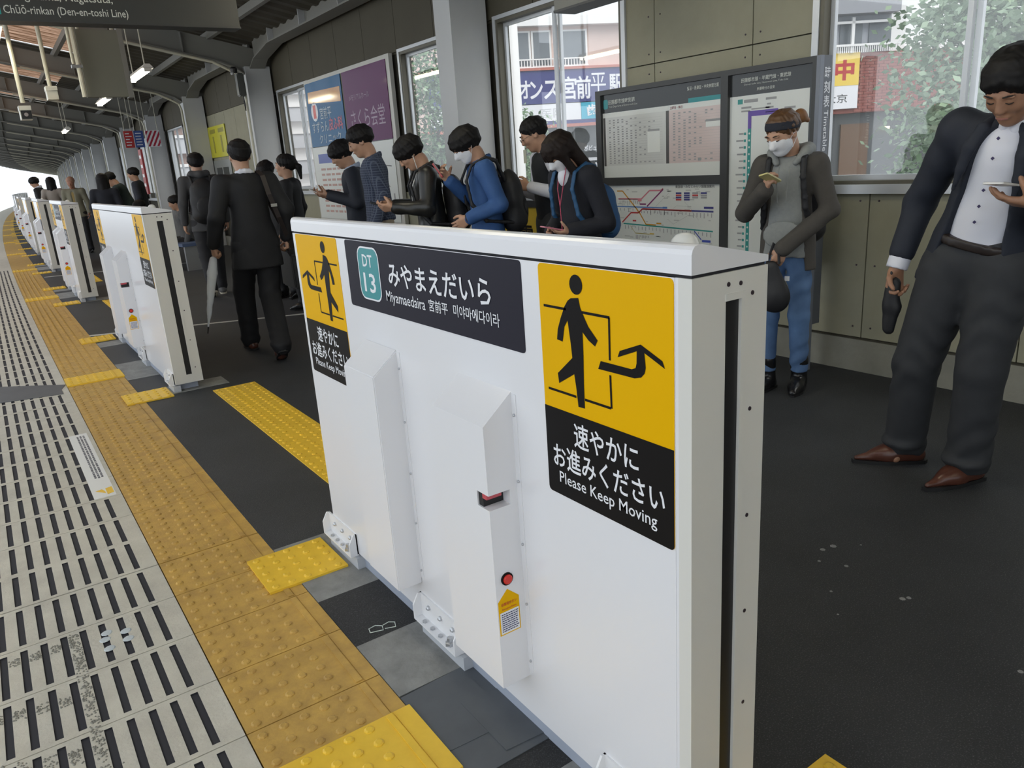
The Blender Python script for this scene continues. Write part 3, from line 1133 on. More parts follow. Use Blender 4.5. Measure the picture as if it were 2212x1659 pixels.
p3_ = sheet_panel('journey_time_sheet', GLP, 2.10, YM1, .725, 1.87)
mb = MB(); fl(mb, 2.10, YM1, 1.735, 1.87); fl(mb, 2.10, 2.125, .725, 1.735); mb.build('header', HD, p3_)
mb = MB()
put_text(mb, '田園都市線・半蔵門線・東武線', (px - .0016, 2.635 - 3.05, 1.815), LT, UPV, .375, .027, .01)
put_text(mb, 'Den-en-toshi Line, Hanzomon Line, Tobu Line', (px - .0016, 2.61 - 3.05, 1.795), LT, UPV, .33, .012)
put_text(mb, '所要時分の目安', (px - .0016, 2.51 - 3.05, 1.757), LT, UPV, .135, .020, .008)
mb.build('lettering', MATS['print_cream'], p3_)
mb = MB(); fl(mb, 2.345, 2.575, 1.605, 1.638, .0012); fl(mb, 2.548, 2.575, 1.53, 1.605, .0012)
mb.build('purple_route', M('route_violet', (.14, .08, .38), .4), p3_)
mb = MB(); fl(mb, 2.548, 2.575, .735, 1.53, .0012); mb.build('teal_route', MATS['route_teal'], p3_)
mb = MB()
rr = random.Random(8)
z = 1.50
while z > .745:
    mb.add([(px - .0016, 2.5615 + .007 * math.cos(t) - 3.05, z + .007 * math.sin(t)) for t in (0, 1.05, 2.1, 3.14, 4.19, 5.24)], [(0, 1, 2, 3, 4, 5)], 0)
    fl(mb, 2.588, 2.605, z - .008, z + .008, .0012, 1)
    w = rr.uniform(.03, .06)
    fl(mb, 2.608, 2.608 + w, z - .004, z + .006, .0012, 2)
    z -= .043
mb.build('station_marks', [PANEW, MATS['route_teal'], GREYINK], p3_)
mb = MB()
fl(mb, 2.62, 2.66, 1.685, 1.715, .0012, 1)
for (a, b, z, h) in ((2.50, 2.61, 1.69, .02), (2.55, 2.63, 1.655, .012), (2.56, 2.63, 1.635, .01), (2.36, 2.44, 1.695, .014), (2.40, 2.43, 1.665, .01), (2.38, 2.44, 1.645, .01), (2.22, 2.30, 1.63, .012), (2.41, 2.55, 1.645, .008), (2.30, 2.44, 1.62, .004)):
    fl(mb, a, b, z, z + h, .0012, 0)
mb.build('print', [GREYINK, MATS['route_teal']], p3_)

# ------------------------------------------------------------------ posters on the wall
pb = thing('poster_board', 'white framed double poster board between the two narrow windows', 'board', (3.47, 9.3, 0))
mb = MB()
for (a, b, c, d) in ((7.90, 10.74, 2.67, 2.72), (7.90, 10.74, .70, .76), (7.90, 7.99, .76, 2.67), (10.69, 10.74, .76, 2.67)):
    mb.box(0., .05, a - 9.3, b - 9.3, c, d)
mb.build('frame', M('board_frame_white', (.58, .57, .52), .4), pb)
MB().box(.002, .04, 9.31 - 9.3, 9.37 - 9.3, .76, 2.67).build('divider', ALUD, pb)
MB().box(.03, .045, 7.99 - 9.3, 10.69 - 9.3, .76, 2.67).build('backing', PANEW, pb)


def poster(label, mat, y0, y1, z0, z1):
    o = MB().box(3.462, 3.468, y0, y1, z0, z1).build('poster', mat)
    return tag(o, label, 'poster', 'posters on the platform wall')


PB = M('poster_blue', (.010, .115, .27), .07, spec=.10)
PP = M('poster_purple', (.115, .010, .090), .07, spec=.10)
po = poster('blue clinic poster with orange stripe and white lettering', PB, 9.37, 10.69, 1.79, 2.67)
mb = MB(); mb.prism([(9.42, 2.33), (9.42, 2.52), (10.60, 2.55), (10.62, 2.40)], lambda a, b, h: (h, a, b), 3.4605, 3.462); mb.build('orange_stripe', M('poster_orange', (.55, .22, .01), .1), po)
mb = MB(); mb.prism([(10.42 + .13 * math.cos(t * .4), 2.27 + .13 * math.sin(t * .4)) for t in range(16)], lambda a, b, h: (h, a, b), 3.4605, 3.462); mb.build('emblem', S_WHT, po)
mb = MB(); mb.prism([(10.37, 2.18), (10.47, 2.18), (10.47, 2.36), (10.37, 2.36)], lambda a, b, h: (h, a, b), 3.4598, 3.4605); mb.build('emblem_mark', RED, po)
mb = MB()
put_text(mb, '宮前平', (3.4595, 10.22, 2.15), LT, UPV, .42, .16, .01)
put_text(mb, 'すずらん', (3.4595, 10.58, 1.98), LT, UPV, .62, .15, .01)
put_text(mb, 'クリニック', (3.4595, 10.35, 1.82), LT, UPV, .80, .13, .01)
mb.build('lettering', M('poster_ink_pale', (.45, .52, .58), .4), po)
mb = MB(); put_text(mb, '皮ふ科', (3.4595, 9.94, 1.98), LT, UPV, .50, .17, .03); mb.build('lettering', M('poster_ink_rose', (.50, .10, .16), .4), po)
po = poster('purple hall poster with brushed white lettering', PP, 7.99, 9.31, 1.77, 2.67)
mb = MB()
put_text(mb, 'メモリアルホール', (3.4612, 9.15, 2.30), LT, UPV, .62, .07)
put_text(mb, 'さくら会堂', (3.4612, 9.15, 1.95), LT, UPV, 1.02, .24)
mb.build('lettering', M('poster_ink_mauve', (.36, .26, .36), .4), po)
po = poster('white notice with a blue band below the blue poster', PANEW, 9.37, 10.69, .76, 1.78)
mb = MB(); mb.box(3.460, 3.462, 9.40, 10.50, 1.55, 1.68); mb.build('blue_band', M('notice_blue', (.05, .08, .35), .3), po)
mb = MB()
rr = random.Random(6)
for k in range(9):
    y = 10.45
    while y > 9.5:
        w = rr.uniform(.05, .2)
        mb.box(3.460, 3.462, y - w, y, 1.45 - k * .075, 1.48 - k * .075)
        y -= w + .05
mb.build('print', M('ink_salmon', (.55, .35, .30), .5), po)
po = poster('white map notice with the digits 131 below the purple poster', PANEW, 7.99, 9.31, .76, 1.76)
mb = MB()
put_text(mb, '131', (3.4612, 8.42, .96), LT, UPV, .34, .16, .01)
for k in range(4):
    mb.box(3.460, 3.462, 8.12 + .1 * k, 8.2 + .1 * k, .88, .90)
for (a, b, c, d) in ((8.2, 1.2, 8.9, 1.6), (8.4, 1.15, 8.35, 1.6), (8.1, 1.45, 8.8, 1.5)):
    mb.tube([(3.461, a, b), (3.461, c, d)], .006, 4)
mb.build('print', GREYINK, po)
po = tag(MB().box(3.50 + bend(16.3), 3.512 + bend(16.3), 15.65, 16.95, 1.86, 2.48).build('poster', M('poster_yellow', (.62, .58, .01), .3)), 'bright yellow poster on the far concrete wall', 'poster', 'posters on the platform wall')
mb = MB()
for k in range(2):
    mb.box(3.497 + bend(16.3), 3.5 + bend(16.3), 15.75 + .65 * k, 16.15 + .65 * k, 2.34, 2.42)
    mb.box(3.497 + bend(16.3), 3.5 + bend(16.3), 15.95 + .6 * k, 16.05 + .6 * k, 1.95, 2.28)
mb.build('print', M('poster_ink_olive', (.30, .27, .02), .4), po)
o = MB().box(3.50 + bend(16.3), 3.512 + bend(16.3), 15.6, 16.9, 1.15, 1.80).build('notice_panel', M('notice_grey', (.25, .26, .25), .3))
tag(o, 'grey notice panel below the bright yellow poster', 'notice')
mb = MB()
for k in range(2):
    mb.box(3.496 + bend(16.3), 3.50 + bend(16.3), 15.8 + .5 * k, 16.2 + .5 * k, 1.25, 1.65)
mb.build('dark_sheet', HD, o)

# small hanging banners near the far columns
def hung(name, lab, x0, x1, y, z0, z1, mat):
    t = thing(name, lab, 'banner', (0, 0, 0), 0, 'banners at the far columns')
    MB().box(x0, x1, y, y + .02, z0, z1).build('cloth', mat, t)
    for x in (x0 + .03, x1 - .03):
        MB().tube([(x, y + .01, z1), (x, y + .01, zr(x) + .02)], .008, 6).build('rod', PIPE, t)
    return t


for (lab, xs, col) in (('red hanging banner near the far column', (2.40, 2.60), (.50, .04, .04)), ('blue hanging banner beside the red one', (2.62, 2.83), (.05, .10, .32))):
    o = hung('banner', lab, xs[0], xs[1], 20.0, 2.27, 2.65, M('banner_' + lab[:4].strip(), col, .5))
    mb = MB()
    rr = random.Random(int(xs[0] * 100))
    for k in range(5):
        mb.box(xs[0] + .03, xs[1] - .03 - rr.uniform(0, .06), 19.996, 20.0, 2.58 - k * .065, 2.60 - k * .065)
    mb.build('print', S_WHT, o)
o = hung('striped_banner', 'red and white diagonally striped banner near the far column', 2.88, 3.20, 20.02, 2.27, 2.65, S_WHT)
mb = MB()
for k in range(-2, 4):
    a = 2.90 + k * .10
    P = []
    for (u, v) in ((a, 2.28), (a + .05, 2.28), (a + .05 + .2, 2.64), (a + .2, 2.64)):
        P.append((u, v))
    # clip to banner by sliding the ends
    def cl(p, q):
        (x0_, z0_), (x1_, z1_) = p, q
        t0, t1 = 0., 1.
        dx = x1_ - x0_
        lo, hi = (2.885 - x0_) / dx, (3.195 - x0_) / dx
        t0, t1 = max(0, lo), min(1, hi)
        return (x0_ + dx * t0, z0_ + (z1_ - z0_) * t0), (x0_ + dx * t1, z0_ + (z1_ - z0_) * t1), t1 > t0
    a0, a1, ok1 = cl(P[0], P[3])
    b0_, b1_, ok2 = cl(P[1], P[2])
    if ok1 and ok2:
        mb.add([(a0[0], 20.018, a0[1]), (b0_[0], 20.018, b0_[1]), (b1_[0], 20.018, b1_[1]), (a1[0], 20.018, a1[1])], [(0, 1, 2, 3)])
mb.build('stripe', M('stripe_red', (.42, .02, .05), .5), o)
o = MB().box(3.04, 3.09, 22.0, 22.35, 1.15, 2.3).build('column_notice', M('notice_red', (.40, .05, .05), .5))
tag(o, 'red vertical notice on the far column below the striped banner', 'notice')
mb = MB()
for k in range(4):
    mb.box(3.035, 3.04, 22.06, 22.29, 1.35 + k * .24, 1.43 + k * .24)
mb.build('print', S_WHT, o)

# ------------------------------------------------------------------ overhead fittings
sg = thing('direction_sign', 'dark hanging direction sign with white English lettering under the roof', 'sign', (0, 5, 0))
MB().box(-2.2, .89, 0, .14, 2.452, 2.98).build('cabinet', M('sign_cabinet', (.045, .046, .043), .4), sg)
MB().box(-2.2, .895, -.003, .143, 2.44, 2.452).build('lower_rim', DKGREY, sg)
mb = MB()
put_text(mb, 'Chūō-rinkan (Den-en-toshi Line)', (-.512, -.002, 2.468), (1, 0, 0), UPV, .69, .062, .004)
put_text(mb, 'for Saginuma, Nagatsuta,', (-.54, -.002, 2.548), (1, 0, 0), UPV, .64, .062, .004)
mb.build('lettering', M('sign_ink_cream', (.75, .76, .68), .5), sg)
MB().box(-.61, -.527, -.003, 0, 2.475, 2.60).build('line_badge', M('badge_teal', (.03, .42, .40), .4), sg)
for x in (-1.2, .35):
    MB().tube([(x, .07, 2.98), (x, .07, zr(x) - .1)], .02, 8).build('hanger', PIPE, sg)
sg = thing('hanging_board', 'plain grey board hung from the roof behind the direction sign', 'board', (0, 9, 0))
MB().box(.37, .80, 0, .10, 2.38, 3.06).build('panel', M('board_olive_grey', (.20, .20, .16), .5), sg)
MB().box(.78, .83, -.01, .11, 2.37, 3.10).build('edge', BEAMPAINT, sg)
for x in (.41, .74):
    MB().tube([(x, .05, 3.06), (x, .05, zr(x) - .1)], .018, 8).build('hanger', PIPE, sg)
sg = thing('conduit_post', 'cream pipe with clamp hanging beside the plain grey board', 'pipe', (.33, 8.9, 0))
MB().tube([(0, 0, zr(.33) - .1), (0, 0, 2.37)], .026, 10).build('pipe', PIPE, sg)
MB().tube([(-.045, .0, zr(.33) - .1), (-.045, 0, 2.7)], .016, 8).build('pipe', PIPE, sg)
MB().box(-.07, .035, -.03, .03, 2.66, 2.69).build('clamp', STEEL, sg)


def monitor(x, y, zt, zbox, lab, scr=True):
    t = thing('camera_box', lab, 'camera', (x, y, 0), 0, 'boxes hanging on roof poles')
    MB().tube([(0, 0, zr(x) - .1), (0, 0, zt)], .022, 10).build('pole', PIPE, t)
    MB().lathe([(.032, 0), (.032, .02)], (0, 0, (zt + zr(x)) / 2), 'z', 10).build('clamp', STEEL, t)
    MB().box(-.055, .055, -.10, .07, zbox + .09, zbox + .135).build('hood', M('box_cream', (.60, .59, .52), .4), t)
    MB().box(-.052, .052, -.09, .07, zbox, zbox + .09).build('case', MATS['box_cream'], t)
    if scr:
        MB().box(-.045, .05, -.096, -.09, zbox + .005, zbox + .088).build('screen', BLACKR, t)
        MB().lathe([(.02, 0), (.018, -.004)], (0, -.096, zbox + .047), 'y', 14).build('lens', M('lens_grey', (.25, .23, .24), .2), t)


monitor(-.25, 9.0, 2.33, 2.16, 'cream box with dark square lens on a pole at the far left')
monitor(.06, 9.3, 2.52, 2.38, 'cream box on a thin pole left of the plain grey board', False)

TUBE = emit('lamp_tube', (1., .93, .74), 22.)
LAMPW = M('lamp_white', (.75, .74, .68), .4)


def lamp(x, y, z, lab, L=1.3):
    t = thing('tube_lamp', lab, 'lamp', (x + bend(y), y, 0), bend_rot(y), 'fluorescent lamps under the roof')
    MB().prism([(-.03, z + .09), (.03, z + .09), (.075, z + .035), (-.075, z + .035)], lambda a, b, h: (a, h, b), -L / 2, L / 2).build('reflector', LAMPW, t)
    for s_ in (-.022, .022):
        MB().tube([(s_, -L / 2 + .04, z + .012), (s_, L / 2 - .04, z + .012)], .016, 8).build('tube', TUBE, t)
    for e in (-1, 1):
        MB().box(-.045, .045, e * (L / 2 - .02) - .02, e * (L / 2 - .02) + .02, z - .005, z + .04).build('socket', LAMPW, t)
        MB().tube([(0, e * L * .36, z + .09), (0, e * L * .36, zr(x + bend(y)) + .025)], .009, 6).build('rod', PIPE, t)


ly = [-9.5, -6.2, -2.6, 1.2, 4.0, 11.4, 15.1, 23.1]
for k, y in enumerate(ly):
    lab = {5: 'lit tube lamp hanging just beyond the plain grey board', 6: 'small lit tube lamp behind the plain grey board', 7: 'small lit tube lamp midway along the far roof'}.get(k, 'lit tube lamp over the middle of the platform, number %s from behind the camera' % (nth + ['eleventh', 'twelfth', 'thirteenth', 'fourteenth', 'fifteenth', 'sixteenth'])[k])
    lamp(1.36, y, 2.86, lab)
for k, y in enumerate([-5.5, -1.5, 2.6, 8.6]):
    lamp(-.42, y, 2.86, 'lit tube lamp over the tactile strip, number %s from behind the camera' % nth[k])

# loudspeaker and camera on the second column
t = thing('loudspeaker', 'dark slim loudspeaker with a hanging cable on the steel column', 'loudspeaker', (2.96 + bend(12.3), 12.2, 0))
MB().box(-.06, .05, -.09, .05, 2.66, 3.0).build('case', M('speaker_grey', (.07, .075, .07), .4), t, bevel=.015)
MB().tube([(0, -.06, 2.66), (.0, -.09, 2.52), (.02, -.02, 2.45), (.03, .06, 2.6)], .008, 6).build('cable', BLACKR, t)
t = thing('security_camera', 'small black camera above the loudspeaker on the steel column', 'camera', (2.86 + bend(12.3), 12.1, 0))
MB().lathe([(.05, 0), (.055, .06), (.03, .09)], (0, 0, 3.0), 'z', 12).build('housing', BLACKR, t)
MB().lathe([(.03, 0), (.02, -.03)], (-.03, 0, 3.0), 'z', 10).build('lens', M('lens_clear', (.4, .4, .4), .1), t)
t = thing('exit_sign', 'dark box sign hung above the window with the navy shop sign', 'sign', (2.8, 3.5, 0))
MB().box(-.08, .10, -.27, .27, 2.415, 2.75).build('cabinet', M('sign_cabinet2', (.16, .16, .14), .4), t)
MB().box(-.085, .105, -.275, .275, 2.40, 2.415).build('lower_rim', DKGREY, t)
for y in (-.2, .2):
    MB().tube([(0, y, 2.75), (0, y, zr(2.8) - .05)], .012, 6).build('hanger', PIPE, t)

# yellow box with black characters under the window
t = thing('yellow_box', 'yellow box with black characters standing against the wall behind the queue', 'box', (3.3, 4.95, 0))
MB().box(-.17, .17, -.30, .30, 0, 1.02).build('body', M('box_yellow', (.62, .42, .01), .4), t, bevel=.01)
MB().box(-.19, .19, -.32, .32, 1.02, 1.08).build('lid', BLACKR, t)
mb = MB()
put_text(mb, '器電', (-.172, .22, .66), LT, UPV, .44, .2, .02)
mb.build('lettering', S_BLK, t)
MB().box(-.175, .175, -.305, .305, 0, .28).build('lower_band', S_BLK, t)
# ------------------------------------------------------------------ outside: buildings, pole, trees
def local_box(root, name, mat, u0, u1, d0, d1, z0, z1):
    return MB().box(u0, u1, d0, d1, z0, z1).build(name, mat, root)


BUILD_P = M('facade_pink', (.75, .58, .52), .8, noise=.3, scale=.6)
BUILD_W = M('facade_white', (.85, .85, .84), .7)
WIN_D = M('outside_window', (.16, .18, .20), .15)
SHOP_D = M('shop_dark', (.07, .075, .08), .4)
NAVY = M('shop_navy', (.03, .035, .20), .5)
BRICKT = M('facade_red', (.22, .06, .045), .8)
b1 = thing('shop_building', 'pink building with a navy shop sign and balcony seen through the window', 'building', (27.32, 38.55, 0), math.radians(-22.3))
local_box(b1, 'wall', BUILD_P, -10, 14, .3, 9, -5.2, 8.9)
local_box(b1, 'roof_slab', BUILD_W, -10.3, 14.3, -.3, 9.3, 8.7, 9.2)
for k, (a, b) in enumerate(((-3.6, -2.6), (-2.2, -1.0), (-.3, .7), (1.0, 1.96), (2.7, 4.2), (7.0, 8.5), (9, 10.5))):
    w = local_box(b1, 'window', BUILD_W, a - .12, b + .12, .18, .3, 6.5, 8.5)
    local_box(w, 'pane', WIN_D, a, b, .14, .18, 6.6, 8.4)
for k in range(2):
    local_box(b1, 'balcony_rail', BUILD_W, -4, 4.3, -.05, .02, 6.45 + .42 * k, 6.52 + .42 * k)
rr = MB()
for k in range(46):
    rr.box(-4 + .18 * k, -3.95 + .18 * k, -.03, .0, 6.5, 6.9)
o = rr.build('balusters', BUILD_W, b1)
o['kind'] = 'stuff'
local_box(b1, 'awning_edge', M('awning_red', (.5, .16, .12), .6), -6, 14, -.25, .3, 6.28, 6.42)
s1 = local_box(b1, 'navy_sign', NAVY, -5.5, 13, -.15, .3, 4.42, 6.28)
mb = MB()
for ch, u, z, w, h in (('オ', -.15, 4.75, .75, 1.0), ('ン', .55, 4.7, .8, 1.0), ('ス', 1.4, 4.65, .95, 1.05), ('宮', 2.5, 4.58, .95, 1.3), ('前', 3.45, 4.58, .9, 1.3), ('平', 4.35, 4.75, .95, 1.25), ('駅', 5.5, 4.7, .9, 1.2)):
    put_text(mb, ch, (u, -.16, z), (1, 0, 0), (0, 0, 1), w, h, 0. if ch == '平' else .02)
mb.build('lettering', S_WHT, s1)
s2 = local_box(b1, 'white_strip_sign', S_WHT, -5.5, 3.68, -.12, .3, 3.42, 4.38)
mb = MB()
put_text(mb, '医院', (1.1, -.13, 3.6), (1, 0, 0), (0, 0, 1), 1.6, .55)
mb.build('lettering', M('pale_ink', (.55, .56, .58), .6), s2)
s3 = local_box(b1, 'cyan_sign', M('shop_cyan', (.05, .45, .62), .4), 3.7, 13, -.12, .3, 3.42, 4.38)
mb = MB()
put_text(mb, '歯', (4.05, -.13, 3.55), (1, 0, 0), (0, 0, 1), .7, .7, .02)
mb.build('lettering', S_WHT, s3)
local_box(b1, 'navy_band', NAVY, -5.5, 13, -.1, .3, 3.2, 3.42)
local_box(b1, 'awning_edge', MATS['awning_red'], -6, 13, -.3, .3, 3.02, 3.2)
local_box(b1, 'shop_front', SHOP_D, -5.5, 13, .1, .32, -5.2, 3.02)
for u in (-2.5, 1.0, 3.2, 6.4):
    local_box(b1, 'shop_mullion', M('shop_frame', (.20, .21, .22), .5), u, u + .1, .04, .1, -5.2, 3.0)
mb = MB()
for ch, u, z, w, h in (('ポピュラー', 3.85, 1.55, 1.35, .34), ('ー', 4.1, .95, .7, .2), ('ヤ', 4.35, .1, .8, .75), ('音楽', 4.0, -1.0, 1.2, .55), ('ピアノ', 4.25, -1.75, 1.0, .4)):
    put_text(mb, ch, (u, .02, z), (1, 0, 0), (0, 0, 1), w, h, .01)
mb.build('lettering', S_WHT, b1)

b2 = thing('brick_building', 'red brick building with a yellow and white banner behind the roadside tree', 'building', (30.5, 20.17, 0), math.radians(-29.5))
local_box(b2, 'wall', BUILD_W, -2.6, 16, .6, 9, 4.8, 9)
local_box(b2, 'upper_wall', M('facade_bluegrey', (.38, .40, .44), .7), -2.6, 2.9, .5, .62, 4.8, 6.7)
local_box(b2, 'roof_edge', M('roof_grey', (.30, .31, .34), .6), -2.6, 2.9, -.2, .6, 6.3, 7.6)
for u in (-2.4, -1.0, .6, 1.9):
    local_box(b2, 'window', WIN_D, u, u + 1.0, .45, .5, 4.9, 6.1)
local_box(b2, 'white_mast', BUILD_W, .95, 1.08, .1, .2, 4.8, 6.2)
local_box(b2, 'white_bar', BUILD_W, -2, 2.9, .1, .2, 5.95, 6.05)
local_box(b2, 'brick_wall', BRICKT, -2.6, 12, .3, .9, 2.35, 4.8)
# courses of brick over the part in view
mb = MB()
bw, bh = .42, .12
rows = int(2.4 / bh)
rnd = random.Random(3)
for r in range(rows):
    u = 1.3 + (bw / 2 if r % 2 else 0)
    while u < 4.9:
        d = rnd.uniform(0, .012)
        mb.box(u + .01, u + bw - .01, .27 - d, .31, 2.38 + r * bh + .008, 2.38 + (r + 1) * bh - .008)
        u += bw
o = mb.build('brick_facing', M('brick_red', (.30, .085, .065), .8, noise=.5, scale=6), b2)
o['kind'] = 'stuff'
local_box(b2, 'rail', BUILD_W, -2.6, 3.2, .05, .12, 5.05, 5.14)
mb = MB()
for k in range(60):
    mb.box(-2.6 + .095 * k, -2.56 + .095 * k, .07, .1, 4.8, 5.05)
o = mb.build('balusters', BUILD_W, b2)
o['kind'] = 'stuff'
bn = local_box(b2, 'banner', S_WHT, -2.5, 1.42, .2, .27, 2.55, 4.83)
local_box(bn, 'yellow_field', M('banner_yellow', (.85, .62, .10), .5), -2.5, 1.42, .19, .2, 3.5, 4.83)
mb = MB()
put_text(mb, '公開中', (-1.75, .185, 3.70), (1, 0, 0), (0, 0, 1), 2.95, .85, .04)
mb.build('lettering', M('banner_red', (.75, .10, .05), .5), bn)
mb = MB()
put_text(mb, '大京', (-.05, .19, 2.80), (1, 0, 0), (0, 0, 1), 1.0, .36)
mb.build('lettering', INK, bn)
local_box(b2, 'shop_front', SHOP_D, -2.6, 12, .6, .9, -5.2, 2.35)
local_box(b2, 'shop_door', M('shop_brown', (.14, .075, .04), .5), .9, 2.2, .5, .6, -5.2, 1.9)
MB().box(2.85, 3.05, .3, .5, 1.55, 1.7).build('shop_lamp', emit('shop_lamp', (1, .85, .5), 3.), b2)

b3 = thing('apartment_block', 'pale apartment block with balcony bands seen through the narrow window', 'building', (16, 58, 0), math.radians(4))
local_box(b3, 'wall', BUILD_W, -6, 6, 0, 12, -5.2, 14)
for k in range(9):
    local_box(b3, 'balcony_band', M('band_grey', (.55, .57, .60), .6), -6.2, 6.2, -.6, 0, -4.4 + k * 1.9, -3.4 + k * 1.9)
    local_box(b3, 'balcony_ledge', BUILD_W, -6.2, 6.2, -.7, 0, -3.4 + k * 1.9, -3.2 + k * 1.9)
for k in range(3):
    local_box(b3, 'brown_bay', M('bay_brown', (.34, .24, .21), .7), -5 + 3.8 * k, -3.6 + 3.8 * k, -.05, .1, -5.2, 13)

t = thing('utility_pole', 'white concrete utility pole just outside the window', 'pole', (6.05, 9.05, -5.2))
MB().tube([(0, 0, 0), (0, 0, 12)], [.13, .10], 14).build('pole', BUILD_W, t, smooth=True)
MB().lathe([(.125, 0), (.125, .04)], (0, 0, 6.25), 'z', 14).build('band', ALU, t)


def tree(label, base, crown, rad, n, seed, leaf, mats):
    t = thing('tree', label, 'tree', base, 0, 'trees along the street')
    rr = random.Random(seed)
    h = crown[2] - base[2]
    c = Vector((crown[0] - base[0], crown[1] - base[1], h))
    mb = MB()
    mb.tube([(0, 0, 0), (c.x * .3, c.y * .3, h * .5), (c.x, c.y, h * .95)], [.16, .12, .05], 8)
    for k in range(7):
        a = rr.uniform(0, 6.28)
        d = Vector((math.cos(a) * rad[0], math.sin(a) * rad[1], rr.uniform(-.6, .7) * rad[2])) * .85
        mb.tube([(c.x, c.y, h * rr.uniform(.6, .9)), c + d * .5, c + d], [.045, .03, .01], 5)
    mb.build('trunk', M('bark', (.09, .07, .05), .9), t)
    # leaf clusters
    cl = []
    for k in range(max(30, n // 60)):
        while True:
            p = Vector((rr.uniform(-1, 1), rr.uniform(-1, 1), rr.uniform(-1, 1)))
            if .25 < p.length < 1:
                break
        cl.append(Vector((p.x * rad[0], p.y * rad[1], p.z * rad[2])) + c)
    mb = MB()
    for k in range(n):
        q = rr.choice(cl) + Vector((rr.gauss(0, .16), rr.gauss(0, .16), rr.gauss(0, .14))) * (max(rad) / 1.6)
        a = Vector((rr.gauss(0, 1), rr.gauss(0, 1), rr.gauss(0, .6))).normalized()
        b = a.cross(Vector((rr.gauss(0, 1), rr.gauss(0, 1), rr.gauss(0, 1)))).normalized()
        s_ = leaf * rr.uniform(.6, 1.3)
        mi = rr.choice((0, 0, 1, 2))
        mb.add([q - a * s_, q + b * s_ * .55, q + a * s_, q - b * s_ * .55], [(0, 1, 2, 3)], mi)
    me = bpy.data.meshes.new('foliage')
    me.from_pydata(mb.v, [], mb.f)
    for m_ in mats:
        me.materials.append(m_)
    me.polygons.foreach_set('material_index', mb.m)
    o = link('foliage', me, t)
    o['kind'] = 'stuff'


L1 = M('leaf_pale', (.34, .46, .30), .6)
L2 = M('leaf_mid', (.13, .23, .11), .6)
L3 = M('leaf_dark', (.035, .075, .03), .6)
tree('leafy pale green tree filling the right window behind the man in the suit', (11.5, 4.2, -5.2), (11.0, 3.9, 1.8), (1.6, 1.8, 2.6), 30000, 1, .06, [L1, L2, L1])
tree('dark green tree filling the narrow window behind the queue', (8.6, 15.3, -5.2), (8.3, 15.1, 2.0), (1.2, 1.6, 2.8), 11000, 2, .06, [L2, L3, L1])
tree('small street tree in front of the navy shop sign', (12.0, 17.1, -5.2), (11.9, 17.0, .75), (.75, .62, 2.0), 2600, 3, .06, [L1, L2, L2])
# ------------------------------------------------------------------ people: smooth implicit surfaces turned into meshes
def rotx(a):
    c, s = math.cos(a), math.sin(a)
    return np.array([[1, 0, 0], [0, c, -s], [0, s, c]])


def roty(a):
    c, s = math.cos(a), math.sin(a)
    return np.array([[c, 0, s], [0, 1, 0], [-s, 0, c]])


def rotz(a):
    c, s = math.cos(a), math.sin(a)
    return np.array([[c, -s, 0], [s, c, 0], [0, 0, 1]])


V3 = lambda *a: np.array(a, float)


def cone(a, b, ra, rb, flat=None, k=.02, op=1):
    """tapered capsule; flat=(axis, factor>1) squeezes it along axis"""
    return ('c', np.array(a, float), np.array(b, float), ra, rb, flat, k, op)


def ell(c, r, R=None, k=.015, op=1):
    return ('e', np.array(c, float), np.array(r, float), np.eye(3) if R is None else np.array(R), k, op)


def plane(p, n):
    """cuts away everything on the side n points to"""
    n = np.array(n, float)
    return ('p', np.array(p, float), n / np.linalg.norm(n))


def chain(pts, rs, k=.02, flat=None):
    return [cone(pts[i], pts[i + 1], rs[i], rs[i + 1], flat, k) for i in range(len(pts) - 1)]


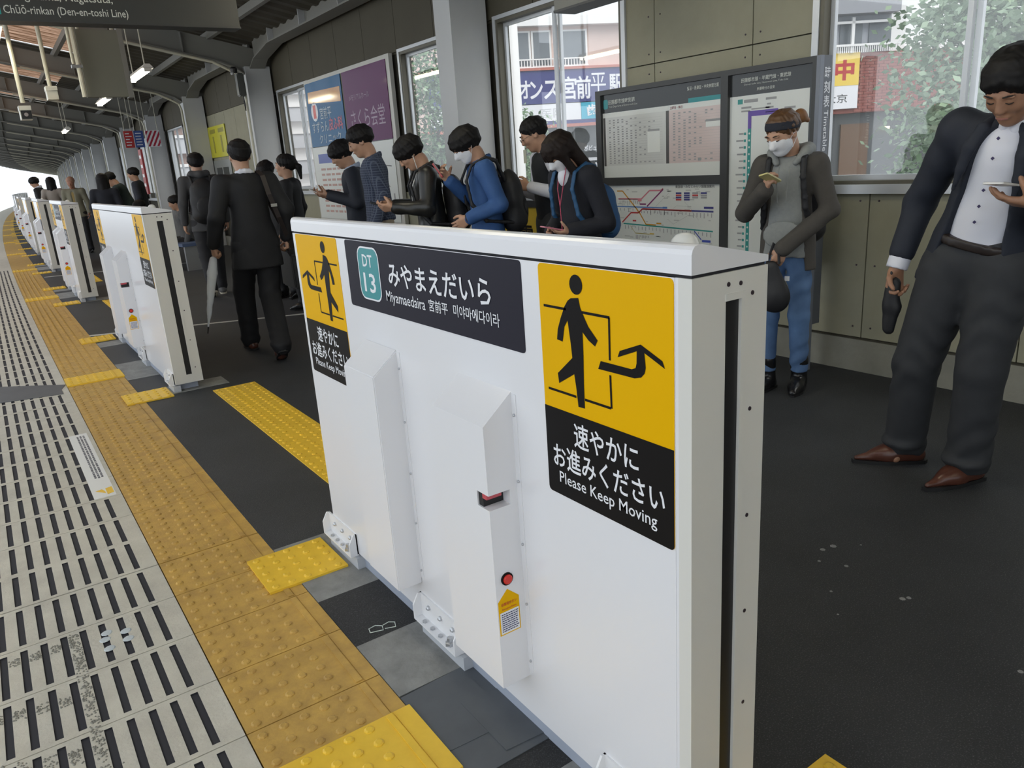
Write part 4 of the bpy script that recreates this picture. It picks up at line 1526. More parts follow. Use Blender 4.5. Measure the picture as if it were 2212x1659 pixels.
def surface(prims, h, ripple=0., rfreq=40.):
    lo, hi = np.full(3, 9.), np.full(3, -9.)
    for p in prims:
        if p[0] == 'p' or p[-1] < 0:
            continue
        if p[0] == 'c':
            r = max(p[3], p[4]) + .01
            lo = np.minimum(lo, np.minimum(p[1], p[2]) - r)
            hi = np.maximum(hi, np.maximum(p[1], p[2]) + r)
        else:
            r = np.abs(p[3]) @ p[2] + .01
            lo, hi = np.minimum(lo, p[1] - r), np.maximum(hi, p[1] + r)
    lo -= 2 * h
    n = np.ceil((hi - lo) / h).astype(int) + 3
    D = np.full(n, .12, np.float32)
    ax = [lo[i] + h * np.arange(n[i]) for i in range(3)]
    for p in prims:
        if p[0] == 'p':
            g = (ax[0][:, None, None] - p[1][0]) * p[2][0] + (ax[1][None, :, None] - p[1][1]) * p[2][1] + (ax[2][None, None, :] - p[1][2]) * p[2][2]
            np.maximum(D, g.astype(np.float32), out=D)
            continue
        if p[0] == 'c':
            r = max(p[3], p[4]) + .05
            a0, a1 = np.minimum(p[1], p[2]) - r, np.maximum(p[1], p[2]) + r
        else:
            r = np.abs(p[3]) @ p[2] + .05
            a0, a1 = p[1] - r, p[1] + r
        i0 = np.clip(np.floor((a0 - lo) / h).astype(int), 0, n)
        i1 = np.clip(np.ceil((a1 - lo) / h).astype(int) + 1, 0, n)
        if (i1 <= i0).any():
            continue
        S_ = tuple(slice(i0[i], i1[i]) for i in range(3))
        X, Y, Z = np.meshgrid(ax[0][S_[0]], ax[1][S_[1]], ax[2][S_[2]], indexing='ij')
        P = np.stack([X, Y, Z], -1).astype(np.float32)
        if p[0] == 'c':
            _, a, b, ra, rb, fl_, k, op = p
            ab = b - a
            L2_ = max(ab @ ab, 1e-9)
            q = P - a.astype(np.float32)
            t = np.clip((q @ ab.astype(np.float32)) / L2_, 0, 1)
            v = q - t[..., None] * ab.astype(np.float32)
            if fl_ is not None:
                f_ax, fac = np.array(fl_[0], np.float32), fl_[1]
                cmp_ = v @ f_ax
                v = v + (cmp_ * (fac - 1))[..., None] * f_ax
            d = np.sqrt((v * v).sum(-1)) - (ra + (rb - ra) * t)
        else:
            _, c, r_, R_, k, op = p
            q = (P - c.astype(np.float32)) @ R_.astype(np.float32)
            k0 = np.sqrt(((q / r_.astype(np.float32)) ** 2).sum(-1))
            k1 = np.sqrt(((q / (r_ ** 2).astype(np.float32)) ** 2).sum(-1)) + 1e-6
            d = k0 * (k0 - 1) / k1
        cur = D[S_]
        if op > 0:
            hh = np.clip(.5 + .5 * (cur - d) / k, 0, 1)
            D[S_] = cur + (d - cur) * hh - k * hh * (1 - hh)
        else:
            hh = np.clip(.5 - .5 * (cur + d) / k, 0, 1)
            D[S_] = cur + (-d - cur) * hh + k * hh * (1 - hh)
    if ripple:
        X, Y, Z = ax[0][:, None, None], ax[1][None, :, None], ax[2][None, None, :]
        D += (ripple * np.sin(rfreq * Z + 3. * np.sin(rfreq * .4 * X + 1) + 2.5 * np.sin(rfreq * .35 * Y)) * (.5 + .5 * np.sin(rfreq * .23 * Z + 9 * X))).astype(np.float32)
    # naive surface nets
    neg = D < 0
    c = [neg[i:n[0] - 1 + i, j:n[1] - 1 + j, k:n[2] - 1 + k] for i in (0, 1) for j in (0, 1) for k in (0, 1)]
    cnt = sum(a.astype(np.int8) for a in c)
    act = (cnt > 0) & (cnt < 8)
    idx = np.argwhere(act)
    vid = np.full(act.shape, -1, np.int32)
    vid[act] = np.arange(len(idx))
    corners = np.array([(i, j, k) for i in (0, 1) for j in (0, 1) for k in (0, 1)])
    vals = np.stack([D[idx[:, 0] + q[0], idx[:, 1] + q[1], idx[:, 2] + q[2]] for q in corners], 1)
    acc = np.zeros((len(idx), 3))
    num = np.zeros(len(idx))
    for a in range(8):
        for b in range(a + 1, 8):
            if np.abs(corners[a] - corners[b]).sum() != 1:
                continue
            m = (vals[:, a] < 0) != (vals[:, b] < 0)
            t = vals[m, a] / (vals[m, a] - vals[m, b])
            acc[m] += corners[a] + t[:, None] * (corners[b] - corners[a])
            num[m] += 1
    vert = lo + h * (idx + acc / num[:, None])
    faces = []
    for axn in range(3):
        o1, o2 = [(1, 2), (2, 0), (0, 1)][axn]
        sl0 = [slice(None)] * 3
        sl1 = [slice(None)] * 3
        sl0[axn], sl1[axn] = slice(0, n[axn] - 1), slice(1, n[axn])
        e = neg[tuple(sl0)] != neg[tuple(sl1)]
        ii = np.argwhere(e)
        ii = ii[(ii[:, o1] > 0) & (ii[:, o2] > 0) & (ii[:, o1] < n[o1] - 1) & (ii[:, o2] < n[o2] - 1)]
        s0 = neg[ii[:, 0], ii[:, 1], ii[:, 2]]
        quad = []
        for (da, db) in ((0, 0), (-1, 0), (-1, -1), (0, -1)):
            q = ii.copy()
            q[:, o1] += da
            q[:, o2] += db
            quad.append(vid[q[:, 0], q[:, 1], q[:, 2]])
        quad = np.stack(quad, 1)
        quad[~s0] = quad[~s0][:, ::-1]
        faces.append(quad)
    return vert, np.concatenate(faces)


def skin_mesh(name, prims, h, mat, parent, ripple=0., rfreq=40., scale=1.):
    v, f = surface(prims, h, ripple, rfreq)
    v = v * scale
    me = bpy.data.meshes.new(name)
    me.vertices.add(len(v))
    me.vertices.foreach_set('co', v.astype(np.float32).ravel())
    me.loops.add(len(f) * 4)
    me.loops.foreach_set('vertex_index', f.astype(np.int32).ravel())
    me.polygons.add(len(f))
    me.polygons.foreach_set('loop_start', np.arange(len(f), dtype=np.int32) * 4)
    me.polygons.foreach_set('use_smooth', np.ones(len(f), bool))
    me.update(calc_edges=True)
    me.validate()
    me.materials.append(mat)
    return link(name, me, parent)


SKIN = M('skin', (.50, .29, .19), .5, noise=.25, scale=14, col2=(.42, .22, .14))
SKIN2 = M('skin_tan', (.38, .20, .12), .5, noise=.25, scale=14, col2=(.30, .15, .09))
HAIRB = M('hair_black', (.010, .009, .009), .6, spec=.25)
HAIRK = M('hair_dark_brown', (.016, .010, .008), .6, spec=.25)
HAIRD = M('hair_dyed_brown', (.13, .065, .028), .45, noise=.5, scale=40, col2=(.04, .02, .012))
BROWINK = M('brow_dark', (.02, .015, .012), .7)
LIPS = M('lip', (.36, .15, .12), .5)
MASKW = M('mask_white', (.78, .79, .82), .8)


def unit(v):
    v = np.array(v, float)
    return v / np.linalg.norm(v)


def hand_prims(w, d, n, side, curl=.35, spread=.04, s=1., thumb=.3):
    """palm with five unequal fingers; d fingers' direction, n palm normal, side +1 right / -1 left"""
    w, d, n = np.array(w, float), unit(d), unit(n)
    n = unit(n - d * (n @ d))
    lat = np.cross(d, n) * side
    out = []
    offs = (.031, .0105, -.0105, -.030)
    lens = (.070, .078, .072, .056)
    for i, (o, L) in enumerate(zip(offs, lens)):
        kn = w + d * (.083 - .006 * abs(i - 1)) * s + lat * o * s
        out.append(cone(w + d * .012 * s + lat * o * .55 * s, kn, .0165 * s, .0125 * s, None, .012))
        dd = unit(d + lat * spread * (1.5 - i) / 1.5)
        p = kn
        ang = 0
        for j, (fr, rr) in enumerate(((.45, .0098), (.31, .0090), (.24, .0080))):
            ang += curl * (.9, 1.15, .8)[j] * (1 + .08 * i)
            q = p + (dd * math.cos(ang) + n * math.sin(ang)) * L * fr * s
            out.append(cone(p, q, rr * s, (rr - .0008) * s, None, .004))
            p = q
    b = w + d * .022 * s + lat * .020 * s
    m1 = b + unit(lat * .8 + d * .6 + n * thumb) * .038 * s
    m2 = m1 + unit(d * .9 + lat * .35 + n * (thumb * 1.5)) * .030 * s
    m3 = m2 + unit(d * .9 - lat * .1 + n * (thumb * 1.8)) * .024 * s
    out += [cone(b, m1, .0165 * s, .0125 * s, None, .012), cone(m1, m2, .0115 * s, .0105 * s, None, .004), cone(m2, m3, .0103 * s, .0085 * s, None, .003)]
    return out


def head_prims(c, R, s=1., jaw=1.):
    T = lambda x, y, z: c + R @ (V3(x, y, z) * s)
    E = lambda p, r, k=.015, op=1: ell(T(*p), np.array(r) * s, R, k, op)
    out = [E((0, -.012, .030), (.075, .094, .084), .02), E((0, .022, -.035), (.060 * jaw, .070, .076), .03), E((0, .058, -.088), (.028 * jaw, .026, .022), .025),
           E((0, .060, .005), (.055, .034, .045), .02),
           cone(T(0, .090, .022), T(0, .104, -.016), .0075 * s, .0115 * s, None, .012), E((0, .100, -.022), (.017, .012, .009), .010)]
    for sd in (-1, 1):
        out += [E((sd * .031, .100, .014), (.016, .013, .010), .012, -1), E((sd * .031, .083, .012), (.0135, .011, .0105), .004),
                E((sd * .034, .088, .032), (.020, .010, .006), .010),
                E((sd * .074, -.004, -.004), (.010, .019, .030), .008), E((sd * .081, .001, .0), (.007, .010, .018), .006, -1),
                E((sd * .038, .062, -.020), (.020, .020, .018), .02)]
    out += [E((0, .0905, -.052), (.024, .010, .0085), .008), E((0, .104, -.0525), (.026, .010, .0022), .004, -1)]
    return out


HAIRS = {
    'short': dict(cap=(.084, .105, .094), c=(0, -.018, .036), fringe=.052, back=-.045, side=-.02),
    'bowl': dict(cap=(.092, .113, .100), c=(0, -.014, .036), fringe=.018, back=-.06, side=-.035),
    'crop': dict(cap=(.081, .101, .091), c=(0, -.020, .034), fringe=.062, back=-.05, side=-.005),
    'long': dict(cap=(.090, .110, .098), c=(0, -.016, .036), fringe=.030, back=-.07, side=-.06),
    'tied': dict(cap=(.084, .105, .093), c=(0, -.018, .036), fringe=.058, back=-.05, side=-.02),
}


def hair_prims(style, c, R, s):
    T = lambda x, y, z: c + R @ (V3(x, y, z) * s)
    E = lambda p, r, k=.012, op=1: ell(T(*p), np.array(r) * s, R, k, op)
    H = HAIRS[style]
    out = [E(H['c'], H['cap'])]
    # face window and nape
    f = H['fringe']
    out.append(E((0, .115, f - .088), (.066 if style != 'bowl' else .060, .085, .088), .012, -1))
    for sd in (-1, 1):
        out.append(E((sd * .085, .045, H['side'] - .055), (.03, .05, .06), .012, -1))
    out.append(E((0, -.05, H['back'] - .115), (.16, .16, .10), .012, -1))
    # locks running from the crown over the skull to the hair line
    rg = random.Random(5)
    n = 34
    cc, cp = np.array(H['c']), np.array(H['cap'])
    for k in range(n):
        a = 2 * math.pi * (k + rg.uniform(-.3, .3)) / n
        fr = max(0., math.sin(a))
        zend = H['fringe'] * fr ** 2 + H['side'] * .9 * math.cos(a) ** 2 + (H['back'] - .01) * max(0., -math.sin(a)) ** 2 + rg.uniform(-.008, .008)
        e1 = math.asin(max(-.95, min(.9, (zend - cc[2]) / cp[2])))
        pts = []
        for e in np.linspace(1.35, e1, 5):
            q = 1.0 + (.02 if e < .6 else 0)
            pts.append(T(*(cc + cp * q * V3(math.cos(a + .25 * (1.35 - e) * .3) * math.cos(e), math.sin(a + .25 * (1.35 - e) * .3) * math.cos(e), math.sin(e)))))
        thick = .9 if style == 'crop' else 1.25
        rs = [.006 * s, .010 * s * thick, .011 * s * thick, .010 * s * thick, .004 * s]
        out += chain(pts, rs, .006)
    if style == 'long':
        for sd in (-1, 1):
            out.append(cone(T(sd * .07, .03, .03), T(sd * .078, .045, -.16), .026 * s, .030 * s, None, .03))
            out.append(cone(T(sd * .05, -.06, .0), T(sd * .065, -.05, -.26), .045 * s, .040 * s, None, .03))
        out.append(cone(T(0, -.075, .0), T(0, -.075, -.30), .05 * s, .045 * s, None, .03))
        for x in (-.04, -.015, .012, .04):
            out.append(cone(T(x, .07, .08), T(x, .100, .022), .020 * s, .010 * s, None, .010))
    if style == 'tied':
        out += [cone(T(0, -.10, .02), T(0, -.15, -.01), .028 * s, .035 * s, None, .01), cone(T(0, -.15, -.01), T(0, -.165, -.13), .033 * s, .015 * s, None, .01)]
    return out


def person(label, loc, facing, H=1.70, w=1., h=.010, hb=None, skin=None, hair='short', hair_mat=None, pitch=.3, yaw=0., roll=0., lean=.03, side=0., shift=(0, 0),
           R_el=(.235, -.03, 1.14), R_wr=(.245, .05, .90), L_el=(-.235, -.03, 1.14), L_wr=(-.245, .05, .90), R_hand=None, L_hand=None,
           R_ft=(.10, .0), L_ft=(-.10, .0), R_toe=.12, L_toe=-.12, R_kn=None, L_kn=None, top=None, legs=None, shoes=None, mask=False, group='people waiting on the platform', extra=None, female=False, heel=None, face=True, seated=False):
    """upright figure: local x = right hand side, y = forward, z = up; all lengths for a height of 1.70 then scaled"""
    s = H / 1.70
    skin = skin or SKIN
    hair_mat = hair_mat or HAIRB
    hb = hb or h * .8
    fx, fy = facing
    t = thing('person', label, 'person', (loc[0], loc[1], 0), math.atan2(fy, fx) - math.pi / 2, group)
    dz = -.45 if seated else 0
    Rl = roty(side) @ rotx(-lean)
    piv = V3(0, 0, .95)
    U = lambda p: Rl @ (np.array(p, float) - piv) + piv + V3(shift[0], shift[1], dz)
    sh = .178 * w
    RS, LS = U((sh, 0, 1.395)), U((-sh, 0, 1.395))
    R_el, R_wr, L_el, L_wr = [np.array(p, float) + V3(0, 0, dz) for p in (R_el, R_wr, L_el, L_wr)]
    neck, npv = U((0, -.012, 1.40)), U((0, .012, 1.49))
    Rh = rotz(yaw) @ rotx(-pitch) @ roty(roll)
    hc = npv + Rh @ V3(0, .016, .105)
    flat = ((0, 1, 0), 1.38)
    hp = {+1: V3(.088 * w, 0, .90 + dz), -1: V3(-.088 * w, 0, .90 + dz)}
    feet, kn, ank = {}, {}, {}
    for sd, ft, toe, kk in ((1, R_ft, R_toe, R_kn), (-1, L_ft, L_toe, L_kn)):
        lift = (heel or {}).get(sd, 0.)
        if seated:
            kn[sd] = V3(.1 * sd, .40, .47)
            ank[sd] = V3(.1 * sd, .38, .085)
            feet[sd] = (V3(.1 * sd, .38, 0), toe, 0)
            continue
        ank[sd] = V3(ft[0], ft[1] - .02, .085 + lift)
        kn[sd] = np.array(kk, float) if kk else (hp[sd] + ank[sd]) / 2 + V3(.005 * sd, .03, .0)
        feet[sd] = (V3(ft[0], ft[1], lift), toe, lift)
    # ---- body (skin): one continuous surface
    B_ = [cone(piv + V3(0, 0, dz), U((0, 0, 1.12)), .115 * w, .10 * w, flat, .05), cone(U((0, 0, 1.12)), U((0, 0, 1.31)), .105 * w, .118 * w, flat, .05), cone(RS, LS, .045, .045, None, .05),
          cone(neck, npv + V3(0, 0, .02), .052 * (.85 if female else 1), .047 * (.85 if female else 1), None, .03), cone(npv, hc + Rh @ V3(0, -.02, -.02), .047, .055, None, .03)]
    for sd, S0, el, wr in ((1, RS, R_el, R_wr), (-1, LS, L_el, L_wr)):
        B_ += [cone(S0, el, .044, .037, None, .02), cone(el, wr, .037, .025, None, .015)]
        B_ += [cone(hp[sd], kn[sd], .075, .05, None, .02), cone(kn[sd], ank[sd], .05, .036, None, .02), cone(ank[sd], feet[sd][0] + V3(0, .05, .03), .030, .020, None, .02)]
        spec = (R_hand if sd > 0 else L_hand) or {}
        d = spec.get('d', unit(wr - el))
        nn = spec.get('n', (-sd, .1, 0))
        B_ += hand_prims(wr, d, nn, sd, spec.get('curl', .4), spec.get('spread', .04), 1.0 if not female else .92, spec.get('thumb', .3))
    B_ += head_prims(hc, Rh, 1., .93 if female else 1.)
    body = skin_mesh('body', B_, hb, skin, t, scale=s)
    skin_mesh('hair', hair_prims(hair, hc, Rh, 1.), hb, hair_mat, t, ripple=.0012, rfreq=260, scale=s)
    T = lambda x, y, z: (hc + Rh @ V3(x, y, z))
    if face:
        for sd in (-1, 1):
            mb = MB()
            mb.tube([T(sd * .016, .099, .034) * s, T(sd * .032, .098, .039) * s, T(sd * .050, .086, .034) * s], [.0025 * s, .0035 * s, .002 * s], 6)
            mb.build('eyebrow', BROWINK, t)
            mb = MB()
            mb.tube([T(sd * .019, .0925, .008) * s, T(sd * .031, .0955, .0055) * s, T(sd * .044, .0895, .008) * s], [.0015 * s, .0024 * s, .0015 * s], 6)
            mb.build('eye', BROWINK, t)
        if not mask:
            mb = MB()
            mb.tube([T(-.020, .0945, -.0550) * s, T(0, .1012, -.0525) * s, T(.020, .0945, -.0550) * s], [.002 * s, .0042 * s, .002 * s], 6)
            mb.build('lips', LIPS, t)
    if mask:
        E = lambda p, r, k=.012, op=1: ell(T(*p), r, Rh, k, op)
        mp_ = [E((0, .026, -.040), (.065, .074, .066), .03), E((0, .061, -.010), (.060, .040, .046), .02), E((0, .060, -.084), (.032, .030, .022), .03), cone(T(0, .094, .006), T(0, .110, -.024), .015, .020, None, .02),
               plane(T(0, .108, .012), Rh @ V3(0, -.10, 1)), plane(T(0, .012, 0), Rh @ V3(0, -1, 0)), plane(T(0, 0, -.118), Rh @ V3(0, 0, -1))]
        mk = skin_mesh('face_mask', mp_, min(hb, .006), MASKW, t, ripple=.0008, rfreq=300, scale=s)
        for sd in (-1, 1):
            mb = MB()
            mb.tube([T(sd * .066, .030, -.020) * s, T(sd * .078, .0, .0) * s, T(sd * .082, -.022, -.006) * s, T(sd * .074, -.006, -.040) * s, T(sd * .060, .026, -.075) * s], .0016 * s, 5)
            mb.build('ear_loop', MASKW, mk)
    # ---- trousers / skirt
    lg = legs or {}
    r1, r2, r3 = lg.get('r', (.098, .074, .068))
    lm = lg.get('mat')
    P = [cone(V3(-.05, 0, .93 + dz), V3(.05, 0, .93 + dz), .122 * w, .122 * w, ((0, 1, 0), 1.25), .03), cone(U((0, 0, .98)), U((0, 0, 1.04)), .128 * w, .118 * w, flat, .03)]
    for sd in (1, -1):
        end = ank[sd] + V3(0, 0, .0)
        P += [cone(hp[sd], kn[sd], r1 * w, r2, None, .035), cone(kn[sd], end, r2, r3, None, .02)]
        if lg.get('break', True):
            P.append(ell(end + V3(0, .01, .015), (r3 * 1.07, r3 * 1.15, .03), None, .02))
    if not heel and not seated:
        P.append(plane((0, 0, lg.get('hem', .045)), (0, 0, -1)))
    P.append(plane(U((0, 0, lg.get('waist', 1.05))), Rl @ V3(0, 0, 1)))
    tr = skin_mesh('trousers', P, h, lm, t, ripple=lg.get('ripple', .0022), rfreq=55, scale=s)
    # ---- shoes
    sp = shoes or {}
    for sd in (1, -1):
        f0, toe, lift = feet[sd]
        Rf = rotz(-toe) @ (rotx(-.5) if lift > .02 else np.eye(3))
        T2 = lambda x, y, z: f0 + Rf @ V3(x, y, z)
        L = sp.get('len', .15)
        Q = [cone(T2(0, -.065, .036), T2(0, .06, .036), .036, .040, None, .03), cone(T2(0, .05, .030), T2(0, L, .022), .040, sp.get('tip', .020), None, .03),
             cone(T2(0, -.036, .05), T2(0, -.014, sp.get('shaft', .085)), .042, .044 if sp.get('shaft', 0) < .1 else .057, None, .03), ell(T2(0, .07, .045), (.034, .06, .022), Rf, .03), cone(T2(0, -.02, .070), T2(0, .05, .045), .042, .036, None, .03)]
        if lift <= .02:
            Q.append(plane((0, 0, .012), (0, 0, -1)))
        so = skin_mesh('shoe', Q, min(h, .008), sp.get('mat'), t, scale=s)
        mb = MB()
        out = [(-.036, -.09), (-.041, -.02), (-.045, .06), (-.036, L * .75), (-.012, L + .018), (.012, L + .018), (.036, L * .75), (.045, .06), (.041, -.02), (.036, -.09), (.015, -.108), (-.015, -.108)]
        mb.prism(out, lambda a, b, c_: tuple(T2(a, b, c_) * s), 0, .016)
        mb.build('sole', sp.get('sole', BLACKR), so)
    # ---- upper garments
    J = dict(t=t, s=s, U=U, RS=RS, LS=LS, R_el=R_el, R_wr=R_wr, L_el=L_el, L_wr=L_wr, neck=neck, npv=npv, hc=hc, Rh=Rh, Rl=Rl, T=T, w=w, h=h, flat=flat, piv=piv, hp=hp)
    for g_ in (top or []):
        garment(J, **g_)
    if extra:
        extra(J)
    return J


def garment(J, name, mat, hem=.82, off=.0, sleeve=(.062, .054, .044), cuff=.93, cut=None, ripple=.002, collar=None, sleeves=True, waist=.0, open_v=None, flare=.0, hood=False, zneck=1.460):
    U, w, t, s = J['U'], J['w'], J['t'], J['s']
    fl_ = ((0, 1, 0), 1.30)
    P = [cone(U((0, 0, 1.10)), U((0, .0, 1.31)), .120 * w + off - waist, .134 * w + off, fl_, .05), cone(J['RS'] - (0, 0, .012), J['LS'] - (0, 0, .012), .058 + off * .5, .058 + off * .5, None, .06),
         cone(U((0, -.01, 1.36)), U((0, -.012, 1.425)), .085 * w + off * .3, .058, None, .05)]
    P += [cone(U((0, 0, 1.10)), U((0, 0, .97)), .120 * w + off - waist, .132 * w + off, fl_, .05)]
    if hem < .95:
        P += [cone(U((-.03, 0, .97)), U((-.03, 0, hem + .02)), .128 * w + off, .138 * w + off + flare, fl_, .04), cone(U((.03, 0, .97)), U((.03, 0, hem + .02)), .128 * w + off, .138 * w + off + flare, fl_, .04)]
    if open_v:
        a, za, b, zb_ = open_v
        P.append(cone(U((0, .15, za)), U((0, .15, zb_)), a, b, ((0, 1, 0), .8), .008, -1))
    if sleeves:
        for S0, el, wr in ((J['RS'], J['R_el'], J['R_wr']), (J['LS'], J['L_el'], J['L_wr'])):
            e = el + (wr - el) * cuff
            P += [cone(S0, el, sleeve[0] + off * .3, sleeve[1], None, .03), cone(el, e, sleeve[1], sleeve[2], None, .02)]
    P.append(plane(U((0, 0, hem)), J['Rl'] @ V3(0, 0, -1)))
    P.append(plane(U((0, 0, zneck)), J['Rl'] @ V3(0, .30, 1)))
    o = skin_mesh(name, P, J['h'], mat, t, ripple=ripple, rfreq=42, scale=s)
    if collar:
        Q = []
        rC = .066
        pts = []
        for k in range(11):
            a = math.radians(-70 + 320 * k / 10) if not collar.get('shut') else math.radians(-85 + 350 * k / 10)
            # opening faces forward (+y)
            ang = math.pi / 2 + math.radians(collar.get('gap', 35)) + (2 * math.pi - 2 * math.radians(collar.get('gap', 35))) * k / 10
            pts.append(U((rC * math.cos(ang), rC * math.sin(ang) - .008, 1.438 + collar.get('lift', 0) - .022 * math.sin(ang))))
        Q = chain(pts, [collar.get('r', .012)] * 11, .006, ((0, 0, 1), .55))
        skin_mesh('collar', Q, min(J['h'], .008), collar.get('mat', mat), o, scale=s)
    if hood:
        Q = []
        pts = [U((x, y, z)) for x, y, z in ((.055, .085, 1.41), (.095, .02, 1.465), (.085, -.065, 1.475), (0, -.105, 1.465), (-.085, -.065, 1.475), (-.095, .02, 1.465), (-.055, .085, 1.41))]
        Q = chain(pts, [.018, .030, .038, .042, .038, .030, .018], .02)
        skin_mesh('hood', Q, J['h'], mat, o, scale=s)
    return o


def W_(J, p):
    """local skeleton point -> world point"""
    t = J['t']
    a = t.rotation_euler[2]
    x, y, z = np.array(p, float) * J['s']
    return Vector((t.location[0] + x * math.cos(a) - y * math.sin(a), t.location[1] + x * math.sin(a) + y * math.cos(a), z))


def held(J, name, label, cat, p, group=None):
    """top-level thing standing at a point of the figure, turned with it"""
    return thing(name, label, cat, W_(J, p), J['t'].rotation_euler[2], group)


def phone(J, p, right, up, label, back, size=(.067, .138, .008)):
    t = held(J, 'phone', label, 'phone', p, 'phones in hands')
    r, u = Vector(unit(right)), Vector(unit(up))
    n = r.cross(u).normalized()
    u = n.cross(r)
    fn = lambda a, b, hh: tuple(r * a + u * b + n * hh)
    MB().prism(rrect(-size[0] / 2, size[0] / 2, -size[1] / 2, size[1] / 2, .009, 3), fn, -size[2] / 2, size[2] / 2 - .001).build('case', back, t)
    MB().prism(rrect(-size[0] / 2 + .002, size[0] / 2 - .002, -size[1] / 2 + .004, size[1] / 2 - .004, .007, 3), fn, size[2] / 2 - .001, size[2] / 2).build('screen', M('phone_screen', (.05, .06, .07), .08), t)
    return t


def backpack(J, label, mat, size=(.15, .085, .23), c=(0, -.20, 1.18), straps=True, strap_mat=None):
    """soft rucksack on the back with two shoulder straps"""
    t = held(J, 'backpack', label, 'backpack', (0, 0, 0), 'bags worn by people')
    U = J['U']
    Q = [ell(U(c), size, J['Rl'], .03), cone(U((c[0] - size[0] * .45, c[1], c[2] - size[2] * .55)), U((c[0] + size[0] * .45, c[1], c[2] - size[2] * .55)), size[1] * .95, size[1] * .95, None, .05),
         cone(U((c[0] - size[0] * .4, c[1] + .01, c[2] + size[2] * .5)), U((c[0] + size[0] * .4, c[1] + .01, c[2] + size[2] * .5)), size[1] * .7, size[1] * .7, None, .05)]
    skin_mesh('bag', Q, .012, mat, t, ripple=.003, rfreq=35, scale=J['s'])
    Q2 = [ell(U((c[0], c[1] - size[1] * .9, c[2] - .06)), (size[0] * .7, .03, size[2] * .45), J['Rl'], .02)]
    skin_mesh('front_pocket', Q2, .012, mat, t, scale=J['s'])
    if straps:
        for sd in (-1, 1):
            x = .115 * J['w'] * sd
            pts = [U(p) for p in ((x * .8, c[1] + .05, c[2] + .16), (x, -.10, 1.44), (x, -.02, 1.472), (x * 1.02, .08, 1.43), (x * 1.08, .135 * J['w'], 1.33), (x * 1.25, .12 * J['w'], 1.16), (x * 1.45, .03, 1.03), (x * 1.2, c[1] + .03, c[2] - .14))]
            q = []
            for i in range(len(pts) - 1):
                for k in range(3):
                    q.append(pts[i] + (pts[i + 1] - pts[i]) * k / 3)
            q.append(pts[-1])
            skin_mesh('strap', chain(q, [.017] * len(q), .01, ((0, .8, .6), 2.0)), .009, strap_mat or mat, t, scale=J['s'])
    return t
# ------------------------------------------------------------------ the people in view
SUITN = M('suit_navy', (.016, .020, .032), .75, noise=.3, scale=30)
SUITB = M('suit_black', (.012, .012, .014), .75, noise=.3, scale=30)
TROUG = M('trouser_charcoal', (.030, .032, .036), .75, noise=.3, scale=20)
SHIRTW = M('shirt_white', (.74, .75, .82), .75)
SHOEBR = M('shoe_brown', (.10, .035, .022), .3, noise=.4, scale=20)
SHOEBK = M('shoe_black', (.012, .012, .013), .25)
HOODG = M('hoodie_grey', (.27, .28, .27), .9, noise=.5, scale=50, col2=(.18, .19, .19))
CARDG = M('cardigan_grey', (.075, .068, .060), .9, noise=.4, scale=25, col2=(.05, .044, .036))
JEANS = M('jeans_blue', (.10, .19, .36), .8, noise=.7, scale=6, col2=(.045, .085, .17))
JKBLUE = M('jacket_blue', (.030, .095, .27), .75, noise=.3, scale=20)
LEATH = M('jacket_leather', (.016, .016, .015), .35, noise=.3, scale=12)
PANTD = M('pants_dark', (.018, .018, .021), .8)
PANTM = M('pants_maroon', (.030, .014, .018), .8)
BEIGE = M('pants_beige', (.36, .30, .22), .8)
BAGB = M('bag_black', (.012, .012, .014), .6)
VEST = M('vest_dark', (.014, .016, .020), .85)
STRIPE = M('shirt_stripe', (.60, .60, .52), .8)
PH_W = M('phone_white', (.80, .78, .74), .3)
PH_G = M('phone_gold', (.55, .50, .22), .3)
PH_R = M('phone_red', (.45, .06, .06), .3)
PH_P = M('phone_pink', (.60, .20, .26), .3)
PH_B = M('phone_black', (.02, .02, .025), .2)

# checked shirt cloth
CHECK = bpy.data.materials.new('shirt_check')
CHECK.use_nodes = True
nt = CHECK.node_tree
bs = nt.nodes['Principled BSDF']
bs.inputs['Roughness'].default_value = .85
g = nt.nodes.new('ShaderNodeTexCoord')
prev_c = None
for axis_, rotv in (('X', 0), ('Z', 0)):
    wv = nt.nodes.new('ShaderNodeTexWave')
    wv.bands_direction = axis_
    wv.inputs['Scale'].default_value = 15
    nt.links.new(g.outputs['Object'], wv.inputs['Vector'])
    rp = nt.nodes.new('ShaderNodeValToRGB')
    rp.color_ramp.elements[0].position = .80
    rp.color_ramp.elements[0].color = (.030, .040, .075, 1)
    rp.color_ramp.elements[1].position = .95
    rp.color_ramp.elements[1].color = (.10, .12, .17, 1)
    nt.links.new(wv.outputs['Fac'], rp.inputs[0])
    if prev_c is None:
        prev_c = rp.outputs[0]
    else:
        mx = nt.nodes.new('ShaderNodeMix')
        mx.data_type = 'RGBA'
        mx.blend_type = 'LIGHTEN'
        mx.inputs[0].default_value = 1
        nt.links.new(prev_c, mx.inputs[6])
        nt.links.new(rp.outputs[0], mx.inputs[7])
        nt.links.new(mx.outputs[2], bs.inputs['Base Color'])

